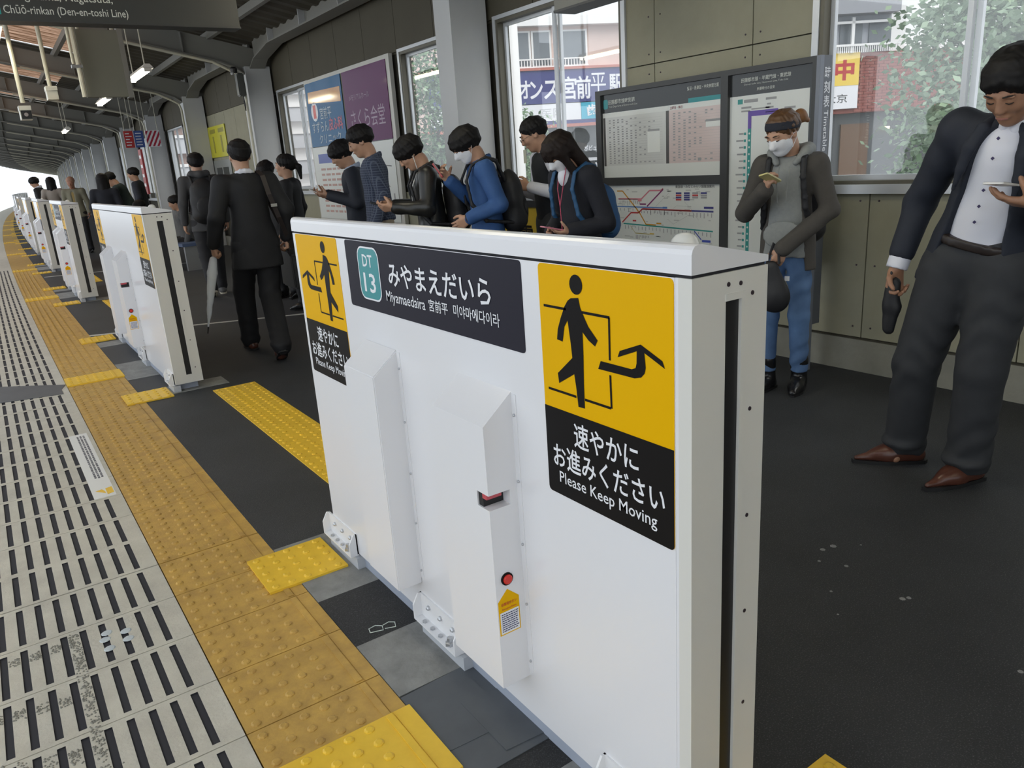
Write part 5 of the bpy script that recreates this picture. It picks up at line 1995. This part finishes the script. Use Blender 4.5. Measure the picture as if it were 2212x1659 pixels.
# --- man in the navy suit, right edge
def rm_extra(J):
    U, T, s, t = J['U'], J['T'], J['s'], J['t']
    # shirt placket buttons, belt, cuffs
    for k, z in enumerate((1.405, 1.335, 1.22, 1.16, 1.10)):
        p = U((.0, .105, z)) + V3(0, 0, 0)
        mb = MB()
        mb.lathe([(.0065, 0), (.0065, .004)], tuple((p + V3(0, .012, 0)) * s), 'y', 4)
        mb.build('shirt_button', M('button_navy', (.03, .02, .09), .4), t)
    Q = [cone(U((-.03, .0, 1.003)), U((.03, .0, 1.003)), .144, .144, ((0, 1, 0), 1.26), .01), plane(U((0, 0, 1.020)), J['Rl'] @ V3(0, 0, 1)), plane(U((0, 0, .984)), J['Rl'] @ V3(0, 0, -1))]
    skin_mesh('belt', Q, .007, M('belt_brown', (.02, .013, .011), .4), t, scale=s)
    for el, wr in ((J['R_el'], J['R_wr']), (J['L_el'], J['L_wr'])):
        a, b = el + (wr - el) * .84, el + (wr - el) * 1.02
        skin_mesh('shirt_cuff', [cone(a, b, .043, .042, None, .01), plane(b, wr - el)], .007, SHIRTW, t, scale=s)
    # lapels of the jacket
    for sd in (-1, 1):
        pts = [U((sd * .060, .02, 1.462)), U((sd * .075, .085, 1.425)), U((sd * .092, .112, 1.36)), U((sd * .100, .118, 1.28)), U((sd * .108, .118, 1.20))]
        skin_mesh('lapel', chain(pts, [.016, .022, .024, .018, .008], .01, ((0, 1, 0), 1.9)), .007, SUITN, t, scale=s)


RM = person('man in navy suit jacket and white shirt looking at a phone, at the right edge', (2.32, .62), (-.985, -.02), H=1.73, w=1.06, h=.009, hb=.0055, skin=SKIN2, hair='short', pitch=.66, yaw=-.10, roll=-.10, lean=.12, side=-.22, shift=(-.0, .0),
            R_el=(.255, -.02, 1.14), R_wr=(.295, .05, .88), L_el=(-.285, .04, 1.07), L_wr=(-.285, .27, 1.165), R_hand=dict(d=(.02, .06, -1), n=(-.9, .3, 0), curl=.75, thumb=.5),
            L_hand=dict(d=(.93, .30, .10), n=(-.02, -.25, .95), curl=.28, thumb=.9), R_ft=(.24, -.01), L_ft=(-.04, .02), R_toe=.75, L_toe=.30,
            R_kn=(.185, .035, .49), L_kn=(-.07, .04, .50),
            legs=dict(mat=TROUG, r=(.112, .090, .083), hem=.05, ripple=.004), shoes=dict(mat=SHOEBR, len=.19, tip=.012),
            top=[dict(name='shirt', mat=SHIRTW, hem=.995, off=-.006, sleeves=False, ripple=.0025, collar=dict(mat=SHIRTW, r=.017, gap=16, lift=.020)),
                 dict(name='suit_jacket', mat=SUITN, hem=.80, off=.020, flare=.015, sleeve=(.068, .060, .050), cuff=.76, open_v=(.066, 1.54, .135, .84), ripple=.0022, zneck=1.475)],
            extra=rm_extra, group='people waiting in the line')
phone(RM, (-.185, .325, 1.232), (1, 0, 0), (.0, .95, .12), 'white phone in the hand of the man in the navy suit', PH_W)
t = held(RM, 'folded_umbrella', 'black folded umbrella pouch in the right hand of the man in the navy suit', 'umbrella', (.292, .075, .62))
skin_mesh('pouch', chain([V3(0, 0, .20), V3(.0, .0, .10), V3(.005, 0, .0)], [.030, .036, .026], .02, ((0, 1, 0), 1.3)), .008, BAGB, t, ripple=.002, rfreq=50)
MB().tube([(0, 0, .21), (.0, .02, .25), (0, .03, .20)], .005, 6).build('wrist_loop', BAGB, t)

# --- woman with hairband and mask
def wo_extra(J):
    T, s, t, U = J['T'], J['s'], J['t'], J['U']
    R = J['Rh']
    Q = [ell(T(0, -.014, .036), (.0895, .110, .098), R, .01), plane(T(0, 0, .075), R @ V3(0, -.45, 1)), plane(T(0, 0, .025), R @ V3(0, .45, -1))]
    skin_mesh('hairband', Q, .006, M('hairband_navy', (.022, .025, .036), .9), t, ripple=.001, rfreq=120, scale=s)
    skin_mesh('hair_bun', [cone(T(-.01, -.105, .01), T(-.02, -.150, .02), .026, .036, None, .02), cone(T(-.02, -.150, .02), T(-.03, -.185, -.03), .034, .014, None, .02)], .007, M('hair_tips', (.26, .12, .04), .5, noise=.5, scale=60, col2=(.10, .03, .015)), t, ripple=.002, rfreq=160, scale=s)
    for sd in (-1, 1):
        MB().tube([tuple(U((sd * .028, .125, 1.39)) * s), tuple(U((sd * .030, .160, 1.30)) * s), tuple(U((sd * .024, .158, 1.19)) * s)], .003, 6).build('hood_cord', HOODG, t)
    skin_mesh('front_pocket', [ell(U((0, .118, 1.0)), (.115, .016, .085), J['Rl'], .02)], .009, HOODG, t, scale=s)


WO = person('woman in grey hoodie, dark hairband and white mask holding a phone beside the board', (2.86, 1.90), (-.93, -.36), H=1.60, w=.84, h=.008, hb=.0055, female=True, skin=SKIN, hair='crop', hair_mat=HAIRD, pitch=.52, yaw=-.42, lean=.02,
            R_el=(.255, .03, 1.12), R_wr=(.075, .245, 1.265), L_el=(-.235, .0, 1.13), L_wr=(-.03, .205, .93), R_hand=dict(d=(-.35, .35, .80), n=(-.75, -.5, .1), curl=.75, thumb=.9),
            L_hand=dict(d=(.35, .15, -.9), n=(.4, -.9, 0), curl=.35), R_ft=(.10, .03), L_ft=(-.09, -.02), R_toe=.25, L_toe=-.05, mask=True,
            legs=dict(mat=JEANS, r=(.090, .062, .050), hem=.13, ripple=.005), shoes=dict(mat=SHOEBK, len=.135, tip=.026, shaft=.20),
            top=[dict(name='hoodie', mat=HOODG, hem=.86, off=.016, sleeves=False, hood=True, ripple=.003),
                 dict(name='cardigan', mat=CARDG, hem=.78, off=.022, sleeve=(.058, .053, .050), cuff=1.0, open_v=(.085, 1.50, .140, .78), ripple=.002)],
            extra=wo_extra, group='people waiting in the line')
phone(WO, (.030, .300, 1.335), (.80, -.25, -.2), (.15, .75, .35), 'gold phone in the hand of the woman with the hairband', PH_G, (.06, .125, .009))
t = held(WO, 'pouch_bag', 'black cloth pouch hanging from the wrist of the woman with the hairband', 'bag', (.02, .25, .58))
skin_mesh('pouch', [cone(V3(0, 0, .22), V3(-.02, 0, .09), .045, .075, ((0, 1, 0), 2.0), .03), ell(V3(-.02, 0, .06), (.085, .045, .085), None, .03)], .009, BAGB, t, ripple=.003, rfreq=30)
MB().tube([(-.04, 0, .25), (-.03, -.02, .33), (0, -.03, .36), (.03, -.01, .25)], .008, 6).build('handle', BAGB, t)
MB().box(-.085, -.06, -.052, -.045, .15, .175).build('label_patch', S_WHT, t)
backpack(WO, 'black rucksack on the back of the woman with the hairband', BAGB, (.14, .075, .20), (-.03, -.205, 1.10))

# --- queue facing the track
QF = (-.92, .39)
def cord(J, pts, r, mat, name='earphone_cord'):
    MB().tube([tuple(np.array(p) * J['s']) for p in pts], r, 6).build(name, mat, J['t'])


def girl_extra(J):
    T, U = J['T'], J['U']
    m_ = M('cord_pink', (.50, .06, .12), .5)
    cord(J, [T(-.06, .05, -.07), U((-.03, .125, 1.36)), U((-.005, .155, 1.22)), U((-.04, .19, 1.06)), (-.09, .25, .96)], .003, m_)
    cord(J, [T(.05, .06, -.09), U((.03, .13, 1.33)), U((-.005, .155, 1.22))], .003, m_)
    skin_mesh('blouse', [ell(U((0, .07, 1.40)), (.05, .06, .07), J['Rl'], .02)], .010, SHIRTW, J['t'], scale=J['s'])


GI = person('girl with long dark hair, white mask and pink earphone cord looking down at a phone', (2.33, 3.10), (-.96, -.02), H=1.60, w=.92, h=.009, hb=.007, female=True, hair='long', hair_mat=HAIRK, pitch=.75, yaw=-.15, lean=.10,
            L_el=(-.25, -.02, 1.08), L_wr=(-.13, .21, 1.045), R_el=(.23, .0, 1.10), R_wr=(.06, .22, 1.03), L_hand=dict(d=(.35, .85, -.05), n=(.25, .1, .95), curl=.35, thumb=.9), mask=True,
            legs=dict(mat=PANTD, r=(.10, .075, .06)), shoes=dict(mat=SHOEBK), top=[dict(name='blazer', mat=M('blazer_navy', (.014, .015, .022), .85, noise=.3, scale=30), hem=.80, off=.02, sleeve=(.066, .058, .052), ripple=.003)], extra=girl_extra)
phone(GI, (-.085, .325, 1.075), (.9, -.2, 0), (.2, .9, .22), 'pink phone in the hand of the long haired girl', PH_P, (.07, .14, .009))
backpack(GI, 'blue school rucksack on the back of the long haired girl', M('bag_blue', (.03, .10, .24), .7), (.15, .085, .20), (0, -.21, 1.12), strap_mat=M('strap_blue', (.02, .085, .19), .6))


def gl_extra(J):
    T, s, t = J['T'], J['s'], J['t']
    m_ = M('spectacle_frame', (.25, .22, .18), .3, .6)
    for sd in (-1, 1):
        pts = [T(sd * .031 + .018 * math.cos(a), .108, .010 + .014 * math.sin(a)) * s for a in np.linspace(0, 2 * math.pi, 13)]
        MB().tube([tuple(p) for p in pts], .0013, 5).build('spectacle_rim', m_, t)
        MB().tube([tuple(T(sd * .049, .106, .012) * s), tuple(T(sd * .074, .04, .012) * s), tuple(T(sd * .078, -.01, .012) * s)], .0013, 5).build('spectacle_arm', m_, t)
    MB().tube([tuple(T(-.013, .110, .013) * s), tuple(T(.013, .110, .013) * s)], .0013, 5).build('spectacle_bridge', m_, t)
    a = W_(J, (0, 0, 0))
    p = T(-.01, .14, -.10)
    MB().box(p[0] * s - .03, p[0] * s + .03, p[1] * s - .003, p[1] * s + .003, p[2] * s - .05, p[2] * s + .05).build('name_tag', M('tag_cream', (.62, .64, .50), .6), t)


GL = person('man with spectacles in dark vest and white sleeves against the window', (2.86, 4.10), (-.90, .30), H=1.74, h=.010, hb=.007, hair='crop', pitch=.50, yaw=-.25, lean=.06,
            L_el=(-.25, -.02, 1.13), L_wr=(-.16, .22, 1.20), R_el=(.25, .02, 1.12), R_wr=(.16, .28, 1.20), R_hand=dict(d=(-.2, .9, .25), n=(-.5, 0, .8), curl=.6),
            legs=dict(mat=TROUG), shoes=dict(mat=SHOEBK), top=[dict(name='shirt', mat=SHIRTW, hem=1.0, off=.004, sleeve=(.062, .054, .044), collar=dict(mat=SHIRTW, r=.013, gap=20, lift=.006)),
                 dict(name='vest', mat=VEST, hem=.95, off=.014, sleeves=False, open_v=(.040, 1.47, .004, 1.30))], extra=gl_extra)
phone(GL, (.12, .36, 1.245), (.9, .2, 0), (-.1, .8, .4), 'dark phone in the hand of the man with spectacles', PH_B)


def bl_extra(J):
    U, s, t = J['U'], J['s'], J['t']
    a, b = J['L_el'] + (J['L_wr'] - J['L_el']) * .90, J['L_wr']
    skin_mesh('shirt_cuff', [cone(a, b, .040, .038, None, .01)], .008, M('cuff_blue', (.35, .45, .60), .8), t, scale=s)
    d = unit(J['L_wr'] - J['L_el'])
    c = J['L_wr'] + d * .012
    q = [c + .034 * (math.cos(x) * unit(np.cross(d, (0, 0, 1))) + math.sin(x) * unit(np.cross(d, np.cross(d, (0, 0, 1))))) for x in np.linspace(0, 2 * math.pi, 15)]
    MB().tube([tuple(p * s) for p in q], .007, 6).build('wristwatch', M('watch_dark', (.05, .045, .04), .3, .5), t)


BL = person('man in bright blue jacket and white mask with a phone raised in one hand', (2.22, 4.05), QF, H=1.69, h=.009, hb=.007, hair='bowl', pitch=.62, lean=.06,
            L_el=(-.27, -.05, 1.14), L_wr=(-.20, .17, 1.06), R_el=(.22, .07, 1.16), R_wr=(.10, .26, 1.33), L_hand=dict(d=(.1, .75, -.45), n=(.9, .1, 0), curl=.45), R_hand=dict(d=(-.2, .55, .75), n=(-.75, -.4, .2), curl=.65, thumb=.8), mask=True,
            legs=dict(mat=PANTM, waist=1.04), shoes=dict(mat=SHOEBK), top=[dict(name='striped_shirt', mat=STRIPE, hem=.95, off=-.002, sleeves=False), dict(name='jacket', mat=JKBLUE, hem=.86, off=.016, sleeve=(.068, .058, .050), cuff=.93, open_v=(.050, 1.44, .055, .86), collar=dict(mat=JKBLUE, r=.018, gap=30, lift=.004), ripple=.003)], extra=bl_extra)
phone(BL, (.055, .335, 1.405), (.9, -.2, 0), (-.1, .55, .8), 'red phone raised by the man in the blue jacket', PH_R, (.06, .12, .012))
backpack(BL, 'black rucksack on the back of the man in the blue jacket', BAGB, (.15, .09, .24), (0, -.205, 1.13))


def le_extra(J):
    T, U = J['T'], J['U']
    m_ = M('cord_white', (.75, .75, .72), .5)
    cord(J, [T(-.080, .0, -.02), T(-.072, .05, -.12), U((-.05, .13, 1.30)), U((-.07, .14, 1.16))], .003, m_)
    cord(J, [T(-.065, -.04, -.14), U((-.10, .06, 1.43)), U((-.05, .13, 1.30))], .003, m_)


LE = person('man in black leather jacket with white earphones reaching out with a phone', (2.02, 4.52), QF, H=1.67, h=.010, hb=.007, hair='bowl', pitch=.70, lean=.08,
            L_el=(-.27, .06, 1.15), L_wr=(-.19, .31, 1.17), R_el=(.24, .05, 1.15), R_wr=(.12, .30, 1.17), L_hand=dict(d=(.15, .95, .05), n=(.6, 0, .6), curl=.45, thumb=.8),
            legs=dict(mat=PANTD), shoes=dict(mat=SHOEBK), top=[dict(name='leather_jacket', mat=LEATH, hem=.88, off=.014, sleeve=(.066, .058, .048), collar=dict(mat=LEATH, r=.016, gap=25, lift=.004), ripple=.004)], extra=le_extra)
phone(LE, (-.14, .42, 1.20), (.9, -.1, .1), (.1, .9, .3), 'dark phone held out by the man in the leather jacket', PH_B)
backpack(LE, 'black rucksack on the back of the man in the leather jacket', BAGB, (.15, .09, .24), (0, -.205, 1.13))
CH = person('tall man in navy checked shirt and beige trousers looking down in the queue', (2.08, 5.60), QF, H=1.80, h=.010, hb=.007, skin=SKIN, hair='short', pitch=.45, lean=.05, L_wr=(-.25, .06, .92), L_hand=dict(curl=.5, n=(.9, .2, 0)),
            legs=dict(mat=BEIGE), shoes=dict(mat=SHOEBR), top=[dict(name='checked_shirt', mat=CHECK, hem=.93, off=.014, sleeve=(.064, .056, .050), cuff=.90, collar=dict(mat=CHECK, r=.015, gap=25, lift=.004), ripple=.003)])
S2 = person('man in dark navy suit holding a phone in both hands in the queue', (2.18, 6.30), QF, H=1.71, h=.011, hb=.008, hair='bowl', pitch=.50, lean=.05, L_el=(-.26, .0, 1.13), L_wr=(-.10, .26, 1.21), R_el=(.26, .02, 1.13), R_wr=(.03, .29, 1.22),
            L_hand=dict(d=(.2, .9, .1), n=(.5, 0, .8), curl=.55, thumb=.8), R_hand=dict(d=(-.2, .9, .1), n=(-.5, 0, .8), curl=.55, thumb=.8),
            legs=dict(mat=SUITN), shoes=dict(mat=SHOEBK), top=[dict(name='shirt', mat=M('shirt_pale_blue', (.42, .48, .60), .8), hem=1.0, off=-.004, sleeves=False, collar=dict(r=.014, gap=15, lift=.014)), dict(name='suit_jacket', mat=SUITN, hem=.84, off=.016, sleeve=(.068, .060, .050), open_v=(.042, 1.44, .006, 1.18))])
phone(S2, (-.04, .38, 1.25), (.95, 0, 0), (0, .85, .35), 'phone in both hands of the man in the dark navy suit', PH_W)
LA = person('woman in black suit with tied back hair gazing left beyond the queue', (1.90, 7.38), (-.80, .60), H=1.62, w=.92, h=.011, hb=.008, female=True, hair='tied', pitch=-.05, yaw=.0, lean=.0, legs=dict(mat=SUITB), shoes=dict(mat=SHOEBK),
            top=[dict(name='blouse', mat=SHIRTW, hem=1.0, off=-.006, sleeves=False), dict(name='suit_jacket', mat=SUITB, hem=.82, off=.016, open_v=(.035, 1.44, .006, 1.22))])
G2 = person('girl with short dark hair looking down behind the walking man', (2.02, 8.30), (-.75, -.55), H=1.60, w=.92, h=.012, hb=.009, female=True, hair='bowl', pitch=.65, mask=True, legs=dict(mat=SUITB), shoes=dict(mat=SHOEBK),
            top=[dict(name='blazer', mat=SUITB, hem=.80, off=.018)])

# --- man walking away with umbrella and bag
WK = person('man in black suit walking away carrying a clear umbrella', (.90, 5.50), (.05, 1.), H=1.71, h=.010, hb=.008, hair='crop', pitch=.08, lean=.05, R_el=(.27, -.06, 1.16), R_wr=(.26, .02, .93), L_el=(-.27, -.03, 1.14), L_wr=(-.31, .06, .93),
            R_ft=(-.01, -.36), L_ft=(-.09, .34), R_toe=.1, L_toe=-.1, R_kn=(.06, .02, .50), L_kn=(-.10, .23, .52), heel={1: .05, -1: .0},
            L_hand=dict(d=(0, .1, -1), n=(.9, .2, 0), curl=.95, thumb=.8), R_hand=dict(d=(0, .1, -1), n=(-.9, .2, 0), curl=.9, thumb=.6),
            legs=dict(mat=SUITB, r=(.105, .085, .075)), shoes=dict(mat=SHOEBR, len=.15, tip=.02), group='people walking along the platform',
            top=[dict(name='shirt', mat=SHIRTW, hem=1.1, off=-.004, sleeves=False, collar=dict(mat=SHIRTW, r=.011, gap=10, lift=.016)), dict(name='suit_jacket', mat=SUITB, hem=.72, off=.022, sleeve=(.072, .064, .052), flare=.01, ripple=.003)], face=False)
t = held(WK, 'umbrella', 'rolled clear plastic umbrella in the left hand of the walking man', 'umbrella', (-.315, .09, .0))
dv = V3(-.13, -.02, 0)
top_, tip_ = V3(0, 0, .86), V3(-.14, -.02, .30)
skin_mesh('canopy', chain([top_ * .93 + tip_ * .07, top_ * .75 + tip_ * .25, top_ * .35 + tip_ * .65, tip_], [.030, .040, .026, .010], .01, ((0, 1, 0), 1.2)), .008, M('umbrella_plastic', (.80, .85, .92), .25), t, ripple=.003, rfreq=30)
MB().tube([tuple(tip_), tuple(tip_ + (tip_ - top_) * .10)], [.006, .004], 6).build('tip', BLACKR, t)
MB().tube([tuple(top_), (0, .0, .93), (.0, .02, .99), (.0, .06, 1.0), (0, .08, .97)], .010, 8).build('handle', BLACKR, t)
t = held(WK, 'briefcase', 'black leather bag hanging from the right shoulder of the walking man', 'bag', (.30, .08, .0))
MB().prism([(-.19, .52), (.19, .52), (.17, .80), (.10, .84), (-.10, .84), (-.17, .80)], lambda a, b, c_: (c_, a, b), -.06, .06).build('bag', BAGB, t, bevel=.015)
sm = M('strap_brown', (.030, .022, .020), .6)
pts = [WK['U'](p) for p in ((.30, .03, .84), (.185, -.135, 1.10), (.13, -.165, 1.28), (.115, -.115, 1.43), (.105, -.01, 1.475), (.12, .10, 1.42), (.26, .14, 1.05), (.34, .10, .84))]
mb = MB()
vs = []
for p in pts:
    q = (np.array(p) - V3(.30, .08, 0)) * WK['s']
    vs += [tuple(q + V3(-.018, 0, 0)), tuple(q + V3(.018, 0, .004)), tuple(q + V3(.018, -.004, .004)), tuple(q + V3(-.018, -.004, 0))]
fs = []
for i in range(len(pts) - 1):
    for k in range(4):
        fs.append((i * 4 + k, i * 4 + (k + 1) % 4, i * 4 + 4 + (k + 1) % 4, i * 4 + 4 + k))
mb.add(vs, fs)
st_ = mb.build('strap', sm, t)
b_ = (np.array(pts[1]) * .45 + np.array(pts[2]) * .55 - V3(.30, .08, 0)) * WK['s'] + V3(0, -.012, 0)
MB().box(b_[0] - .024, b_[0] + .024, b_[1] - .004, b_[1] + .002, b_[2] - .012, b_[2] + .012).build('buckle', M('buckle_metal', (.7, .68, .6), .3, .9), t)

BPM = person('man in grey hooded jacket walking away beyond the umbrella man', (1.45, 9.35), (.10, 1.), H=1.74, h=.012, hb=.010, hair='short', pitch=.1, R_ft=(.08, .20), L_ft=(-.08, -.12), legs=dict(mat=PANTD, r=(.095, .07, .058)), heel={1: 0., -1: .03},
             shoes=dict(mat=M('sneaker_grey', (.10, .10, .10), .6), sole=M('sole_pale', (.62, .58, .48), .6)), top=[dict(name='jacket', mat=M('jacket_grey', (.065, .065, .068), .9), hem=.80, off=.018, hood=True)], group='people walking along the platform', face=False)
backpack(BPM, 'large black rucksack on the man in the grey hooded jacket', BAGB, (.17, .10, .27), (0, -.22, 1.15))

# --- distant people
FAR = 'people far down the platform'
person('distant person in navy suit standing upright by the wall', (1.95, 16.6), QF, H=1.74, h=.016, hb=.013, pitch=.2, hair='short', legs=dict(mat=SUITN), shoes=dict(mat=SHOEBK), top=[dict(name='shirt', mat=SHIRTW, hem=1., off=-.004, sleeves=False), dict(name='suit_jacket', mat=SUITN, hem=.84, off=.018, open_v=(.035, 1.44, .005, 1.2))], group=FAR, face=False)
person('distant man in dark green top bending forward over a phone', (1.52, 15.1), QF, H=1.72, h=.016, hb=.013, pitch=.7, lean=.35, hair='short', L_el=(-.26, .2, 1.1), L_wr=(-.12, .46, 1.12), R_el=(.26, .2, 1.1), R_wr=(.1, .46, 1.12), legs=dict(mat=BEIGE), shoes=dict(mat=SHOEBK), top=[dict(name='jumper', mat=M('jumper_green', (.02, .035, .035), .9), hem=.88, off=.014)], group=FAR, face=False)
person('distant woman with long black hair and dark cape seen from behind', (1.02, 14.4), (.3, .95), H=1.63, w=.95, h=.016, hb=.013, female=True, hair='long', pitch=.05, legs=dict(mat=PANTD), shoes=dict(mat=SHOEBK), top=[dict(name='coat', mat=M('coat_dark', (.016, .018, .026), .9), hem=.80, off=.03)], group=FAR, face=False)
person('distant bald man in pale olive jacket facing the camera', (1.02, 19.2), (-.35, -.93), H=1.67, h=.016, hb=.013, skin=M('skin_ruddy', (.42, .20, .13), .5), hair='crop', hair_mat=M('hair_grey_thin', (.40, .22, .15), .6), pitch=.25, legs=dict(mat=PANTD), shoes=dict(mat=SHOEBK), top=[dict(name='shirt', mat=M('shirt_ochre', (.36, .26, .10), .8), hem=1., off=-.004, sleeves=False), dict(name='jacket', mat=M('jacket_olive', (.22, .21, .15), .9), hem=.82, off=.022, open_v=(.05, 1.44, .05, .82))], group=FAR, face=False)
person('distant girl with dark hair and pale cardigan in front of the far windows', (.72, 20.6), (.2, .97), H=1.70, w=.92, h=.016, hb=.013, female=True, hair='long', pitch=.05, legs=dict(mat=PANTD), shoes=dict(mat=SHOEBK), top=[dict(name='cardigan', mat=M('cardigan_pale', (.36, .32, .28), .9), hem=.84, off=.016)], group=FAR, face=False)
person('distant man in black suit with white collar farthest down the platform', (.62, 23.0), (-.9, .3), H=1.76, h=.016, hb=.013, hair='bowl', pitch=.35, legs=dict(mat=SUITB), shoes=dict(mat=SHOEBK), top=[dict(name='shirt', mat=SHIRTW, hem=1., off=-.002, sleeves=False, collar=dict(r=.018, gap=10, lift=.018)), dict(name='suit_jacket', mat=SUITB, hem=.82, off=.018)], group=FAR, face=False)
# bench with two seated people
t = thing('bench', 'long low bench under the far windows with two people seated', 'bench', (1.9, 13.7, 0), .1)
MB().box(-.25, .25, -1.1, 1.1, .40, .45).build('seat', M('bench_blue', (.08, .12, .22), .5), t)
for y in (-1.0, 1.0):
    MB().box(-.2, .2, y - .03, y + .03, 0, .40).build('leg', STEEL, t)
person('seated person with dark hair on the bench left of the grey hooded man', (2.0, 13.2), (-.98, .15), H=1.64, h=.016, hb=.013, hair='short', pitch=.3, lean=.1, seated=True, legs=dict(mat=PANTD), shoes=dict(mat=SHOEBK), top=[dict(name='jumper', mat=M('jumper_grey', (.10, .10, .10), .9), hem=.9, off=.012)], group=FAR, face=False)
person('seated person in dark jacket leaning forward on the bench behind the second barrier', (1.85, 14.4), (-.98, .15), H=1.66, h=.016, hb=.013, hair='short', pitch=.6, lean=.45, seated=True, L_el=(-.26, .25, 1.0), L_wr=(-.12, .42, .95), R_el=(.26, .25, 1.0), R_wr=(.12, .42, .95), legs=dict(mat=PANTD), shoes=dict(mat=SHOEBK), top=[dict(name='jacket', mat=SUITB, hem=.9, off=.014)], group=FAR, face=False)
# ------------------------------------------------------------------ many-piece print and screws too small to pick apart
for o in bpy.data.objects:
    b = o.name.split('.')[0]
    if o.parent is not None and b in ('print', 'screw', 'station_names', 'legend', 'station_marks', 'fine_print', 'glue_spot', 'chalk_mark', 'legend_box', 'hour_column', 'dark_sheet', 'stripe', 'walking_figure', 'lettering'):
        o['kind'] = 'stuff'
